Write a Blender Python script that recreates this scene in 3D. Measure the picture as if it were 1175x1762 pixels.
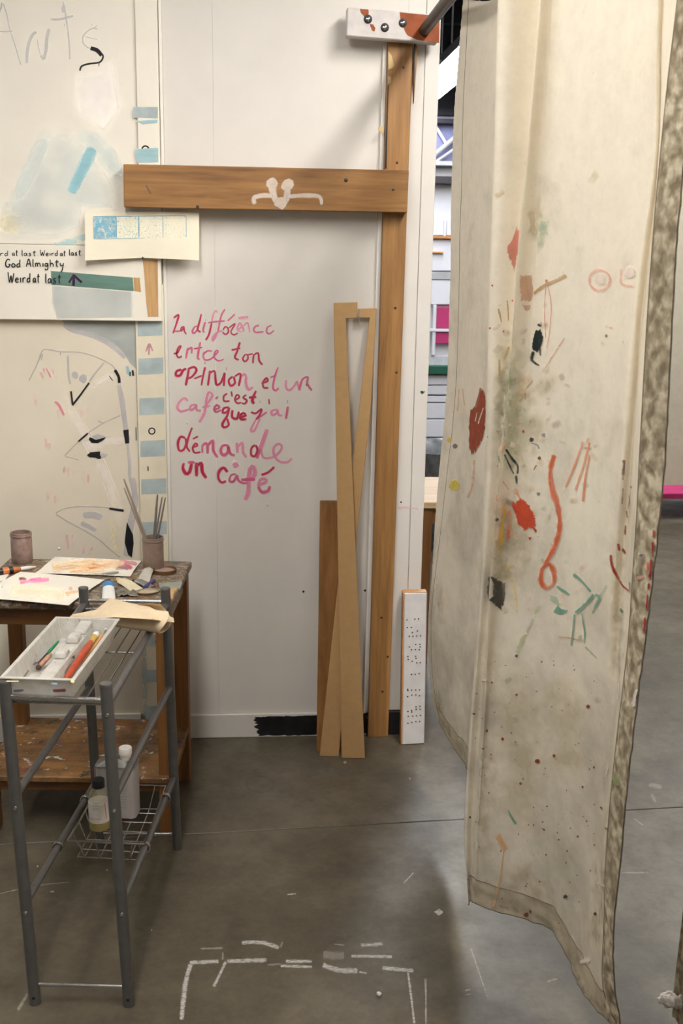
import bpy, bmesh, math, random
from mathutils import Vector, Matrix, noise
from mathutils.bvhtree import BVHTree
for o in list(bpy.data.objects): bpy.data.objects.remove(o)
R = math.radians
scene = bpy.context.scene
COL = scene.collection
random.seed(7)

# ------------------------------------------------------------------ camera
FPX, TH, RO, YW = 1880.0, R(13.3), 0.0175, R(5.0)
CAM = Vector((0.0, -3.45, 1.6))
_fw = Vector((math.sin(YW)*math.cos(TH), math.cos(YW)*math.cos(TH), -math.sin(TH)))
_rt = Vector((math.cos(YW), -math.sin(YW), 0))
_up = _rt.cross(_fw)
cr_ = math.cos(RO)*_rt + math.sin(RO)*_up
cu_ = -math.sin(RO)*_rt + math.cos(RO)*_up
cam = bpy.data.cameras.new('camera'); camo = bpy.data.objects.new('camera', cam); COL.objects.link(camo)
m = Matrix((cr_, cu_, -_fw)).transposed().to_4x4(); m.translation = CAM
camo.matrix_world = m
cam.sensor_fit = 'VERTICAL'; cam.sensor_height = 22.3; cam.lens = FPX/1762*22.3
cam.clip_start = 0.05; cam.clip_end = 100
cam.dof.use_dof = True; cam.dof.focus_distance = 2.9; cam.dof.aperture_fstop = 6.3
scene.camera = camo

# ------------------------------------------------------------------ world, exposure
w = bpy.data.worlds.new('world'); scene.world = w; w.use_nodes = True
w.node_tree.nodes['Background'].inputs[0].default_value = (0.9, 0.95, 1, 1)
w.node_tree.nodes['Background'].inputs[1].default_value = 0.05
vs = scene.view_settings
vs.view_transform = 'Standard'; vs.look = 'None'; vs.gamma = 1.0; vs.exposure = 0.0
vs.use_curve_mapping = False
LAMP_BOOTH, LAMP_REAR, LAMP_AISLE, LAMP_HALL, LAMP_FILL = 39.0, 22.0, 58.0, 36.0, 15.0      # radiance of the tube diffusers
LAMPS = [  # x, y0, y1, z, radiance, label
    (-0.5, -4.8, -3.6, 3.0, LAMP_REAR, 'white ceiling tube light over the near end of the booth'),
    (-0.35, -3.2, -2.0, 2.8, LAMP_BOOTH, 'white ceiling tube light over the middle of the booth'),
    (-0.35, -1.85, -1.0, 2.8, LAMP_REAR, 'white ceiling tube light over the steel rack'),
    (1.02, -2.6, -1.4, 2.95, LAMP_AISLE, 'white ceiling tube light over the near aisle'),
    (1.02, -1.35, -0.75, 2.95, LAMP_AISLE, 'white ceiling tube light above the outer face of the canvas curtain'),
    (1.38, 2.0, 3.3, 2.8, LAMP_HALL, 'white ceiling tube light in the far hall, nearest the partition'),
    (1.38, 3.3, 4.6, 2.8, LAMP_HALL, 'white ceiling tube light in the middle of the far hall row'),
    (1.38, 4.6, 5.9, 2.8, LAMP_HALL, 'white ceiling tube light at the far hall end of its row'),
    (3.4, 1.0, 4.0, 2.9, LAMP_HALL, 'white ceiling tube light over the right side of the far hall'),
    (-2.6, -3.0, 0.5, 2.95, LAMP_FILL, 'unseen white ceiling tube light added as fill on the left'),  # added out of view to fill the booth from the left
]

# ------------------------------------------------------------------ photo measurement -> metres
def ray(u, v):
    return _fw + cr_*((u-587.5)/FPX) - cu_*((v-881)/FPX)
def PY(u, v, Y=0.0):
    d = ray(u, v); return CAM + d*((Y-CAM.y)/d.y)
def PZ(u, v, z=0.0):
    d = ray(u, v); return CAM + d*((z-CAM.z)/d.z)
def PX(u, v, x=0.0):
    d = ray(u, v); return CAM + d*((x-CAM.x)/d.x)

# ------------------------------------------------------------------ helpers
def C(r, g, b):
    f = lambda c: (c/255/12.92) if c/255 <= 0.04045 else ((c/255+0.055)/1.055)**2.4
    return (f(r), f(g), f(b), 1)
def link(o, parent=None):
    COL.objects.link(o)
    if parent: o.parent = parent
    return o
def empty(name, loc, rz=0.0):
    o = bpy.data.objects.new(name, None); COL.objects.link(o)
    o.location = loc; o.rotation_euler = (0, 0, rz); o.empty_display_size = 0.05
    return o
def tag(o, label=None, cat=None, group=None, kind=None):
    if label: o['label'] = label
    if cat: o['category'] = cat
    if group: o['group'] = group
    if kind: o['kind'] = kind
    return o
def wmat(o):
    M = Matrix.Identity(4)
    while o:
        M = Matrix.LocRotScale(o.location, o.rotation_euler, o.scale) @ M
        o = o.parent
    return M

class MB:
    """collects geometry of one part"""
    def __init__(s): s.bm = bmesh.new()
    def quadbox(s, p):           # 8 points: bottom 4 ccw, top 4 ccw
        v = [s.bm.verts.new(q) for q in p]
        for f in ((3,2,1,0),(4,5,6,7),(0,1,5,4),(1,2,6,5),(2,3,7,6),(3,0,4,7)):
            s.bm.faces.new([v[i] for i in f])
        return s
    def box(s, x0, x1, y0, y1, z0, z1):
        return s.quadbox([(x0,y0,z0),(x1,y0,z0),(x1,y1,z0),(x0,y1,z0),(x0,y0,z1),(x1,y0,z1),(x1,y1,z1),(x0,y1,z1)])
    def beam(s, p0, p1, w, h, up=(0,0,1)):    # rectangular bar between two points
        p0, p1 = Vector(p0), Vector(p1); d = (p1-p0).normalized(); u = Vector(up)
        a = d.cross(u).normalized(); b = a.cross(d).normalized()
        q = []
        for P in (p0, p1):
            q.append([P-a*w/2-b*h/2, P+a*w/2-b*h/2, P+a*w/2+b*h/2, P-a*w/2+b*h/2])
        A, B = q
        v = [s.bm.verts.new(x) for x in A+B]
        for f in ((0,1,2,3),(7,6,5,4),(1,0,4,5),(2,1,5,6),(3,2,6,7),(0,3,7,4)):
            s.bm.faces.new([v[i] for i in f])
        return s
    def tube(s, pts, r, n=8, cap=True):
        pts = [Vector(p) for p in pts]; rs = r if isinstance(r, (list, tuple)) else [r]*len(pts)
        rings = []; prev = None
        for i, p in enumerate(pts):
            if i == 0: d = pts[1]-p
            elif i == len(pts)-1: d = p-pts[i-1]
            else: d = (pts[i+1]-p).normalized()+(p-pts[i-1]).normalized()
            if d.length < 1e-9: d = Vector((0,0,1))
            d.normalize()
            if prev is None:
                a = d.cross(Vector((0,0,1)) if abs(d.z) < 0.9 else Vector((1,0,0))).normalized()
            else:
                a = (prev-d*prev.dot(d)).normalized()
            prev = a; b = d.cross(a)
            rings.append([s.bm.verts.new(p+(a*math.cos(t)+b*math.sin(t))*rs[i]) for t in [2*math.pi*k/n for k in range(n)]])
        for A, B in zip(rings, rings[1:]):
            for k in range(n): s.bm.faces.new((A[k], A[(k+1)%n], B[(k+1)%n], B[k]))
        if cap:
            s.bm.faces.new(list(reversed(rings[0]))); s.bm.faces.new(rings[-1])
        return s
    def lathe(s, c, prof, n=24, ax=(0,0,1), sx=1.0, sy=1.0):
        c = Vector(c); z = Vector(ax).normalized()
        a = z.cross(Vector((0,1,0)) if abs(z.y) < 0.9 else Vector((1,0,0))).normalized(); b = z.cross(a)
        rings = [[s.bm.verts.new(c+z*h+(a*math.cos(t)*sx+b*math.sin(t)*sy)*max(r, 1e-5)) for t in [2*math.pi*k/n for k in range(n)]] for r, h in prof]
        for A, B in zip(rings, rings[1:]):
            for k in range(n): s.bm.faces.new((A[k], A[(k+1)%n], B[(k+1)%n], B[k]))
        if prof[0][0] > 1e-4: s.bm.faces.new(list(reversed(rings[0])))
        if prof[-1][0] > 1e-4: s.bm.faces.new(rings[-1])
        return s
    def prism(s, poly, d):       # polygon (list of 3D points) extruded by vector d
        d = Vector(d); A = [s.bm.verts.new(p) for p in poly]; B = [s.bm.verts.new(Vector(p)+d) for p in poly]
        n = len(A)
        s.bm.faces.new(A); s.bm.faces.new(list(reversed(B)))
        for k in range(n): s.bm.faces.new((A[k], B[k], B[(k+1)%n], A[(k+1)%n]))
        return s
    def grid(s, rows):
        V = [[s.bm.verts.new(p) for p in r] for r in rows]
        for A, B in zip(V, V[1:]):
            for k in range(len(A)-1): s.bm.faces.new((A[k], A[k+1], B[k+1], B[k]))
        return s
    def build(s, name, mat, parent=None, bevel=0.0, smooth=False, local=False):
        bm = s.bm
        bmesh.ops.recalc_face_normals(bm, faces=bm.faces)
        if bevel > 0:
            es = [e for e in bm.edges if len(e.link_faces) == 2 and e.calc_face_angle(0) > 0.6]
            bmesh.ops.bevel(bm, geom=es, offset=bevel, segments=1, affect='EDGES', clamp_overlap=True)
        if parent and not local:
            bm.transform(wmat(parent).inverted())
        me = bpy.data.meshes.new(name); bm.to_mesh(me); bm.free()
        me.materials.append(mat)
        if smooth:
            for p in me.polygons: p.use_smooth = True
            try: me.set_sharp_from_angle(angle=R(40))
            except Exception: pass
        return link(bpy.data.objects.new(name, me), parent)

# ------------------------------------------------------------------ materials
def newmat(name):
    m = bpy.data.materials.new(name); m.use_nodes = True
    nt = m.node_tree; return m, nt, nt.nodes, nt.links, nt.nodes['Principled BSDF']
def tex_noise(nt, scale, detail=4, rough=0.6, vec=None, dist=0.0):
    n = nt.nodes.new('ShaderNodeTexNoise'); n.inputs['Scale'].default_value = scale
    n.inputs['Detail'].default_value = detail; n.inputs['Roughness'].default_value = rough
    n.inputs['Distortion'].default_value = dist
    if vec is not None: nt.links.new(vec, n.inputs['Vector'])
    return n.outputs[0]
def ramp(nt, fac, stops):
    n = nt.nodes.new('ShaderNodeValToRGB'); e = n.color_ramp.elements
    while len(e) < len(stops): e.new(0.5)
    for el, (p, c) in zip(e, stops):
        el.position = p; el.color = c if not isinstance(c, (int, float)) else (c, c, c, 1)
    nt.links.new(fac, n.inputs[0]); return n.outputs[0]
def mix(nt, fac, a, b, mode='MIX'):
    n = nt.nodes.new('ShaderNodeMix'); n.data_type = 'RGBA'; n.blend_type = mode
    for i, x in ((0, fac), (6, a), (7, b)):
        if hasattr(x, 'default_value') or hasattr(x, 'is_output'): nt.links.new(x, n.inputs[i])
        else: n.inputs[i].default_value = x
    return n.outputs[2]
def math_(nt, op, a, b=0.0, clamp=False):
    n = nt.nodes.new('ShaderNodeMath'); n.operation = op; n.use_clamp = clamp
    for i, x in ((0, a), (1, b)):
        if hasattr(x, 'is_output'): nt.links.new(x, n.inputs[i])
        else: n.inputs[i].default_value = x
    return n.outputs[0]
def coords(nt, kind='Object', scale=(1,1,1), rot=(0,0,0), loc=(0,0,0)):
    t = nt.nodes.new('ShaderNodeTexCoord'); mp = nt.nodes.new('ShaderNodeMapping')
    mp.inputs['Scale'].default_value = scale; mp.inputs['Rotation'].default_value = rot; mp.inputs['Location'].default_value = loc
    if kind == 'World':
        g = nt.nodes.new('ShaderNodeNewGeometry'); nt.links.new(g.outputs['Position'], mp.inputs['Vector'])
    else: nt.links.new(t.outputs[kind], mp.inputs['Vector'])
    return mp.outputs[0]
def bump(nt, bsdf, h, strength=0.2, dist=0.002):
    b = nt.nodes.new('ShaderNodeBump'); b.inputs['Strength'].default_value = strength; b.inputs['Distance'].default_value = dist
    nt.links.new(h, b.inputs['Height']); nt.links.new(b.outputs[0], bsdf.inputs['Normal'])

def plain(name, col, rough=0.6, metal=0.0, var=0.08, vscale=12, bmp=0.0, spec=0.5):
    m, nt, N, L, b = newmat(name)
    v = coords(nt, 'World')
    n = tex_noise(nt, vscale, 5, 0.65, v)
    dark = tuple(c*(1-2.2*var) for c in col[:3])+(1,); light = tuple(min(1, c*(1+var)) for c in col[:3])+(1,)
    L.new(ramp(nt, n, [(0.3, dark), (0.62, light)]), b.inputs['Base Color'])
    b.inputs['Roughness'].default_value = rough; b.inputs['Metallic'].default_value = metal
    b.inputs['Specular IOR Level'].default_value = spec
    if bmp: bump(nt, b, tex_noise(nt, vscale*8, 3, 0.6, v), bmp)
    return m
def wood(name, c1, c2, axis='z', rough=0.5, scale=1.0, knots=True, stain=None):
    m, nt, N, L, b = newmat(name)
    s = {'x': (1.4, 22, 22), 'y': (22, 1.4, 22), 'z': (22, 22, 1.4)}[axis]
    v = coords(nt, 'World', tuple(k*scale for k in s))
    n1 = tex_noise(nt, 1.0, 6, 0.62, v, 0.6); v2 = coords(nt, 'World', tuple(k*scale*3.2 for k in s))
    n2 = tex_noise(nt, 1.0, 3, 0.6, v2, 0.2)
    g = math_(nt, 'ADD', math_(nt, 'MULTIPLY', n1, 0.7), math_(nt, 'MULTIPLY', n2, 0.3))
    col = ramp(nt, g, [(0.34, c1), (0.5, tuple((a+b_)/2 for a, b_ in zip(c1, c2))), (0.66, c2)])
    if stain:
        nb = tex_noise(nt, 6.0, 5, 0.7, coords(nt, 'World'))
        col = mix(nt, ramp(nt, nb, [(0.52, 0.0), (0.72, 0.75)]), col, stain)
    L.new(col, b.inputs['Base Color']); b.inputs['Roughness'].default_value = rough
    bump(nt, b, g, 0.12, 0.0015)
    return m
PAINT = {}
PAINT_BG = [(0.62, 0.59, 0.55)]     # colour of the surface the paint lies on
def paintmat(col, opac=0.95, rag=0.5, nscale=120, rough=0.55, stretch=None, soft=False, bias=0.0):
    bg = PAINT_BG[0]
    key = (tuple(round(c, 3) for c in col), opac, rag, nscale, stretch, bg, soft, bias)
    if key in PAINT: return PAINT[key]
    m, nt, N, L, b = newmat('paint_mark')
    at = N.new('ShaderNodeAttribute'); at.attribute_name = 'pa'
    v = coords(nt, 'World', stretch or (1, 1, 1))
    n = tex_noise(nt, nscale, 2 if soft else 4, 0.5 if soft else 0.7, v)
    if not soft: n = math_(nt, 'ADD', math_(nt, 'MULTIPLY', n, 0.65), math_(nt, 'MULTIPLY', tex_noise(nt, nscale*4.5, 2, 0.6, v), 0.35))
    a = math_(nt, 'ADD', math_(nt, 'MULTIPLY', at.outputs['Fac'], 1.5), math_(nt, 'ADD', math_(nt, 'MULTIPLY', math_(nt, 'SUBTRACT', n, 0.6), rag*4), bias))
    a = math_(nt, 'MULTIPLY', math_(nt, 'MINIMUM', math_(nt, 'MAXIMUM', math_(nt, 'MULTIPLY', a, math_(nt, 'MINIMUM', math_(nt, 'MULTIPLY', at.outputs['Fac'], 3.0), 1.0)), 0.0), 1.0), opac)
    if soft:      # watery stain: fades gently, no crisp edge
        sm = N.new('ShaderNodeMapRange'); sm.interpolation_type = 'SMOOTHSTEP'; L.new(at.outputs['Fac'], sm.inputs[0])
        nn = ramp(nt, n, [(0.3, max(0.0, 1-2.2*rag)), (0.7, 1.0)])
        a = math_(nt, 'MULTIPLY', math_(nt, 'MULTIPLY', sm.outputs[0], nn), opac*1.15, True)
    L.new(a, b.inputs['Alpha'])
    n2 = tex_noise(nt, nscale*0.4, 3, 0.6, v)
    dk = tuple(c*0.8 for c in col[:3])+(1,); lt = tuple(min(1, c*1.1+0.01) for c in col[:3])+(1,)
    c0 = ramp(nt, n2, [(0.3, dk), (0.7, lt)])
    # light crosses a thin wash twice: give back what the stacked layer would lose
    sc = N.new('ShaderNodeVectorMath'); sc.operation = 'SCALE'; sc.inputs[0].default_value = bg
    L.new(math_(nt, 'SUBTRACT', 1.0, a), sc.inputs['Scale'])
    ad = N.new('ShaderNodeVectorMath'); ad.operation = 'ADD'; L.new(c0, ad.inputs[0]); L.new(sc.outputs[0], ad.inputs[1])
    L.new(ad.outputs[0], b.inputs['Base Color'])
    b.inputs['Roughness'].default_value = rough; b.inputs['Specular IOR Level'].default_value = 0.25
    PAINT[key] = m; return m

WHITE = plain('wall_white_paint', C(219, 213, 204), 0.55, var=0.025, vscale=3, bmp=0.03)
WHITE2 = plain('trim_white_paint', C(226, 222, 214), 0.5, var=0.03, vscale=14, bmp=0.05)
CREAM = plain('cream_wall_paint', C(222, 212, 192), 0.6, var=0.03, vscale=2.5, bmp=0.03)
BOARD = plain('primed_board_paint', C(236, 229, 214), 0.55, var=0.025, vscale=2.5, bmp=0.03)
BLACK = plain('black_paint', C(22, 22, 23), 0.55, var=0.3, vscale=30)
PINE = wood('orange_pine', C(106, 70, 32), C(168, 121, 66), 'x', 0.5)
PINEZ = wood('orange_pine_upright', C(122, 83, 42), C(180, 133, 78), 'z', 0.5)
BROWNZ = wood('brown_board', C(118, 78, 36), C(164, 114, 60), 'z', 0.5)
MDF = plain('hardboard_tan', C(186, 148, 98), 0.7, var=0.03, vscale=40)
TWOOD = wood('table_wood', C(100, 64, 30), C(150, 101, 52), 'z', 0.5)
TWOODX = wood('table_wood_rail', C(98, 62, 30), C(148, 98, 50), 'x', 0.5, stain=C(70, 50, 40))
STEEL = plain('grey_steel', C(102, 100, 97), 0.34, 0.45, 0.06, 40)
CHROME = plain('chrome_wire', C(200, 198, 194), 0.22, 1.0, 0.05, 60)
DARKSTEEL = plain('dark_pipe', C(70, 62, 54), 0.45, 0.6, 0.15, 30)
RUST = plain('rust_brown_paint', C(140, 72, 30), 0.5, var=0.1, vscale=40)

def floor_mat():
    m, nt, N, L, b = newmat('polished_concrete')
    v = coords(nt, 'World')
    n1 = tex_noise(nt, 1.3, 8, 0.62, v, 0.3); n2 = tex_noise(nt, 9, 8, 0.7, v); n3 = tex_noise(nt, 60, 4, 0.7, v)
    g = math_(nt, 'ADD', math_(nt, 'MULTIPLY', n1, 0.5), math_(nt, 'ADD', math_(nt, 'MULTIPLY', n2, 0.35), math_(nt, 'MULTIPLY', n3, 0.15)))
    col = ramp(nt, g, [(0.36, C(64, 57, 46)), (0.5, C(90, 82, 67)), (0.63, C(113, 104, 88))])
    col = mix(nt, ramp(nt, tex_noise(nt, 22, 6, 0.75, v), [(0.64, 0.0), (0.78, 0.35)]), col, C(75, 66, 52))
    L.new(col, b.inputs['Base Color'])
    L.new(ramp(nt, n2, [(0.3, 0.5), (0.7, 0.36)]), b.inputs['Roughness'])
    bump(nt, b, n3, 0.05, 0.001)
    return m
FLOOR = floor_mat()

def canvas_mat(name, dirt=0.5, base=C(230, 220, 200), trans=0.14):
    m, nt, N, L, b = newmat(name)
    v = coords(nt, 'World')
    n = tex_noise(nt, 5, 8, 0.68, v); n2 = tex_noise(nt, 28, 6, 0.75, v)
    col = ramp(nt, n2, [(0.3, tuple(c*0.9 for c in base[:3])+(1,)), (0.6, base)])
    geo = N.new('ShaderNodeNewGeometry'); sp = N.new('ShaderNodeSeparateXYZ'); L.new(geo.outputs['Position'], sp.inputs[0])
    # more grime towards the hem, also painting in the dimmer light low down
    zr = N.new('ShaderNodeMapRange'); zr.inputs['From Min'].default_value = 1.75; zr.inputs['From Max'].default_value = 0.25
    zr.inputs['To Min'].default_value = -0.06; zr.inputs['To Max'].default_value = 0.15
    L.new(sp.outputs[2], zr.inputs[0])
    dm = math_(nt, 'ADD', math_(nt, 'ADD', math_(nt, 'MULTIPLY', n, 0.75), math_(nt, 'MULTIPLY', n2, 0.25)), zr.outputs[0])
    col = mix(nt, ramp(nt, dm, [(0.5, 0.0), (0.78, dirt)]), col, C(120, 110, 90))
    col = mix(nt, ramp(nt, tex_noise(nt, 55, 5, 0.7, v), [(0.66, 0.0), (0.76, dirt*0.7)]), col, C(104, 92, 72))
    L.new(col, b.inputs['Base Color']); b.inputs['Roughness'].default_value = 0.9; b.inputs['Specular IOR Level'].default_value = 0.1
    wv = tex_noise(nt, 420, 2, 0.5, v); bump(nt, b, wv, 0.12, 0.0006)
    tr = N.new('ShaderNodeBsdfTranslucent'); L.new(col, tr.inputs[0])
    mx = N.new('ShaderNodeMixShader'); mx.inputs[0].default_value = trans
    L.new(b.outputs[0], mx.inputs[1]); L.new(tr.outputs[0], mx.inputs[2])
    L.new(mx.outputs[0], N['Material Output'].inputs[0])
    return m
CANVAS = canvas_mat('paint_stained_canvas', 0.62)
def hem_mat():
    m, nt, N, L, b = newmat('grimy_hem_canvas')
    v = coords(nt, 'World'); n = tex_noise(nt, 46, 2, 0.5, v, 0.2); n2 = tex_noise(nt, 9, 5, 0.7, v)
    c = ramp(nt, n, [(0.34, C(122, 110, 90)), (0.5, C(164, 152, 128)), (0.66, C(204, 192, 167))])
    c = mix(nt, ramp(nt, n2, [(0.42, 0.0), (0.68, 0.6)]), c, C(120, 108, 86))
    L.new(c, b.inputs['Base Color']); b.inputs['Roughness'].default_value = 0.9; b.inputs['Specular IOR Level'].default_value = 0.1
    bump(nt, b, n, 0.5, 0.004); return m
HEM = hem_mat()
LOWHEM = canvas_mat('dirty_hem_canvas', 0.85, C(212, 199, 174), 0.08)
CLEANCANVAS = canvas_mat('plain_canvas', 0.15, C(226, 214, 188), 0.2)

def emit(name, col, s):
    m, nt, N, L, b = newmat(name)
    b.inputs['Base Color'].default_value = (0.8, 0.8, 0.8, 1)
    b.inputs['Emission Color'].default_value = col; b.inputs['Emission Strength'].default_value = s
    return m

# ------------------------------------------------------------------ paint on surfaces
def catmull(pts, step=2.2):
    P = [Vector((p[0], p[1])) for p in pts]
    if len(P) == 1: P = [P[0]-Vector((0.6, 0)), P[0]+Vector((0.6, 0))]
    out = []
    for i in range(len(P)-1):
        p0 = P[max(i-1, 0)]; p1 = P[i]; p2 = P[i+1]; p3 = P[min(i+2, len(P)-1)]
        n = max(2, int((p2-p1).length/step))
        for k in range(n):
            t = k/n
            out.append(0.5*((2*p1)+(p2-p0)*t+(2*p0-5*p1+4*p2-p3)*t*t+(3*p1-p0-3*p2+p3)*t**3))
    out.append(P[-1]); return out
def plane_surf(fn, off):
    off = Vector(off)
    return lambda u, v: fn(u, v)+off
def bvh_surf(bvh, lift=0.0012):
    def f(u, v):
        d = ray(u, v).normalized(); h = bvh.ray_cast(CAM, d)
        if h[0] is None: return None
        n = h[1]
        if n.dot(d) > 0: n = -n
        return h[0]+n*lift-d*0.0004
    return f
class Marks:
    def __init__(s, surf, org=(0, 0, 1.0), jit=0.0, fade=False, rough=0.0):
        s.rough = rough
        s.surf, s.org, s.v, s.f, s.a, s.k, s.jit, s.fade = surf, org, [], [], [], 0, jit, fade
    def px(s, p):
        return (s.org[0]+p[0]/s.org[2], s.org[1]+p[1]/s.org[2])
    def add(s, u, v, a):
        p = s.surf(u, v)
        if p is None: return None
        d = (CAM-p).normalized()
        s.v.append(p+d*(0.00004*s.k)); s.a.append(a); return len(s.v)-1
    def stroke(s, pts, w, taper=0.5, end=0.5, flat=False, fade=False):
        pts = [s.px(p) for p in pts]; hw = (w if isinstance(w, (int, float)) else max(w))/s.org[2]/2
        line = catmull(pts, max(1.2, min(3.0, hw*0.8))); n = len(line); rows = []
        prof = ((-1, 0), (-.72, .55), (-.4, .9), (0, 1), (.4, .9), (.72, .55), (1, 0)) if not flat else ((-1, .3), (-.85, 1), (-.4, 1), (0, 1), (.4, 1), (.85, 1), (1, .3))
        for i, p in enumerate(line):
            t = (line[min(i+1, n-1)]-line[max(i-1, 0)])
            if t.length < 1e-6: t = Vector((1, 0))
            t.normalize(); nn = Vector((-t.y, t.x))
            x = i/(n-1); e = min(1.0, min(x, 1-x)*n/3.0+(1-taper)*0.6+0.2)
            wv = hw*1.15*(1-taper*0.35*(1-math.sin(math.pi*x)))
            ww = wv*(0.92+(0.2+0.35*s.rough)*noise.noise(Vector((p.x*0.05, p.y*0.05, s.k))))
            dry = lambda q: 1.0-s.rough*0.75*max(0.0, noise.noise(Vector((q*3.1+s.k, i*0.09, 2.0+s.k)))+0.25*noise.noise(Vector((q*7, i*0.4, s.k))))
            ea = end if i in (0, n-1) else 1.0
            if fade or s.fade: ea = min(1.0, 3.5*min(x, 1-x))
            rows.append([s.add(p.x+nn.x*ww*q, p.y+nn.y*ww*q, a*ea*e*dry(q)) for q, a in prof])
        s.k += 1
        for A, B in zip(rows, rows[1:]):
            for k in range(6):
                q = (A[k], A[k+1], B[k+1], B[k])
                if None not in q: s.f.append(q)
        return s
    def poly(s, pts, soft=0.12, sub=3):
        P = [Vector(s.px(p)) for p in pts]; n0 = len(P); B = []; sub = sub if not s.rough else sub*3; cen = sum(P, Vector((0, 0)))/n0
        for i in range(n0):
            a, b = P[i], P[(i+1) % n0]
            for k in range(sub):
                q = a.lerp(b, k/sub)
                if s.rough: q = cen+(q-cen)*(1+0.16*s.rough*noise.noise(Vector((q.x*.45, q.y*.45, 3)))+0.12*s.rough*noise.noise(Vector((q.x*1.1, q.y*1.1, 8))))
                if s.jit and k: q += Vector((noise.noise(Vector((q.x*0.3, q.y*0.3, 1))), noise.noise(Vector((q.x*0.3, q.y*0.3, 5)))))*s.jit
                B.append(q)
        c = sum(P, Vector((0, 0)))/n0; rings = []
        for r, a in ((0.45*(1-soft), 1), (1-soft, 1), (1-soft*0.5, 0.6), (1, 0)):
            rings.append([s.add(*(c.lerp(q, r)), a) for q in B])
        ctr = s.add(c.x, c.y, 1); s.k += 1; n = len(B)
        for A, D in zip(rings, rings[1:]):
            for k in range(n):
                q = (A[k], A[(k+1) % n], D[(k+1) % n], D[k])
                if None not in q: s.f.append(q)
        for k in range(n):
            q = (ctr, rings[0][(k+1) % n], rings[0][k])
            if None not in q: s.f.append(q)
        return s
    def blob(s, c, r, soft=0.5, sx=1.0, n=9):
        pts = []
        for k in range(n):
            t = 2*math.pi*k/n; q = r*(0.85+0.3*random.random())
            pts.append((c[0]+math.cos(t)*q*sx, c[1]+math.sin(t)*q))
        return s.poly(pts, soft, 2)
    def ring(s, c, r, w, sx=1.0):
        return s.stroke([(c[0]+math.cos(t)*r*sx, c[1]+math.sin(t)*r) for t in [2*math.pi*k/12-1.2 for k in range(13)]], w, taper=0.1, end=1)
    def build(s, name, mat, parent, label=None):
        if not s.f: return None
        M = wmat(parent).inverted()
        me = bpy.data.meshes.new(name); me.from_pydata([M @ p for p in s.v], [], s.f)
        at = me.attributes.new('pa', 'FLOAT', 'POINT'); at.data.foreach_set('value', s.a)
        me.materials.append(mat)
        for p in me.polygons: p.use_smooth = True
        o = link(bpy.data.objects.new(name, me), parent)
        if label: o['label'] = label
        return o

# ================================================================== STRUCTURE
def structure(o): o['kind'] = 'structure'; return o
# floor: slabs either side of the saw-cut joint
fl = structure(MB().box(-6, 7, -6.5, 9, -0.06, -0.014).build('floor', plain('joint_dark', C(52, 46, 38), 0.9)))
j0, j1 = PZ(300, 1437), PZ(1130, 1391); jd = (j1-j0)/(j1.x-j0.x)
jl, jr = j0+jd*(-6-j0.x), j0+jd*(7-j0.x); g = 0.002
MB().quadbox([(-6,-6.5,-.014),(7,-6.5,-.014),(7,jr.y-g,-.014),(-6,jl.y-g,-.014),(-6,-6.5,0),(7,-6.5,0),(7,jr.y-g,0),(-6,jl.y-g,0)]).build('slab', FLOOR, fl, bevel=0.0015)
MB().quadbox([(-6,jl.y+g,-.014),(7,jr.y+g,-.014),(7,9,-.014),(-6,9,-.014),(-6,jl.y+g,0),(7,jr.y+g,0),(7,9,0),(-6,9,0)]).build('slab', FLOOR, fl, bevel=0.0015)
structure(MB().box(-6, 7, -6.5, 9, 4.6, 4.7).build('ceiling', plain('dark_ceiling', C(40, 40, 46), 0.8)))
HALL = plain('hall_white', C(205, 203, 205), 0.6, var=0.02)
structure(MB().box(-6, 7, -6.6, -6.5, 0, 4.6).build('wall_rear', HALL))
structure(MB().box(-6.1, -6, -6.5, 9, 0, 4.6).build('wall_left', HALL))
structure(MB().box(7, 7.1, -6.5, 9, 0, 4.6).build('wall_right', HALL))

# --- partition wall with its sheets and battens
WX0, WX1, WH = -2.6, 0.572, 2.72
wb = structure(MB().box(WX0, WX1, 0.012, 0.11, 0, WH).build('wall_back', WHITE2))
def sheet(name, x0, x1, z0, z1, y, mat, th=0.012, bevel=0.0015):
    return MB().box(x0, x1, y, y+th-0.0002, z0, z1).build(name, mat, wb, bevel=bevel)
ZB = 0.085
P_low = sheet('panel', WX0, -0.3465, ZB, 1.5, 0.0, CREAM)
sheet('panel', -0.2465, -0.1012, ZB, WH, 0.0, WHITE, bevel=0)
P_main = sheet('panel', -0.1008, 0.3995, ZB, WH, 0.0, WHITE, bevel=0)
sheet('panel', 0.474, 0.5275, ZB, WH, 0.0, WHITE)
sheet('panel', 0.5287, 0.572, ZB, WH, 0.0, WHITE)
sheet('panel', 0.3995, 0.474, ZB, 2.2, 0.006, BLACK, 0.006)
sheet('panel', 0.3995, 0.474, 2.2, WH, 0.0, WHITE, bevel=0)
BAT = plain('batten_paint', C(226, 216, 192), 0.55, var=0.03)
lowbat = sheet('batten', -0.3455, -0.2575, 0.0, 1.5, -0.006, BAT, 0.018)
sheet('batten', -0.257, -0.247, 0.0, WH, -0.004, WHITE2, 0.016)
upz = PY(120, 551, -0.022).z; seam = PY(70, 421, -0.022).z
P_up = sheet('board', WX0, -0.322, seam+0.001, WH, -0.022, BOARD, 0.034)
P_up2 = sheet('board', WX0, -0.262, upz, seam, -0.024, BOARD, 0.036)
upbat = sheet('batten', -0.3215, -0.2585, seam+0.0015, WH, -0.03, BOARD, 0.042)
MB().quadbox([(.388,-.012,ZB),(.4025,-.012,ZB),(.4025,.0118,ZB),(.388,.0118,ZB),(.400,-.012,2.2),(.4115,-.012,2.2),(.4115,.0118,2.2),(.400,.0118,2.2)]).build('edge_strip', WHITE2, wb)
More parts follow.
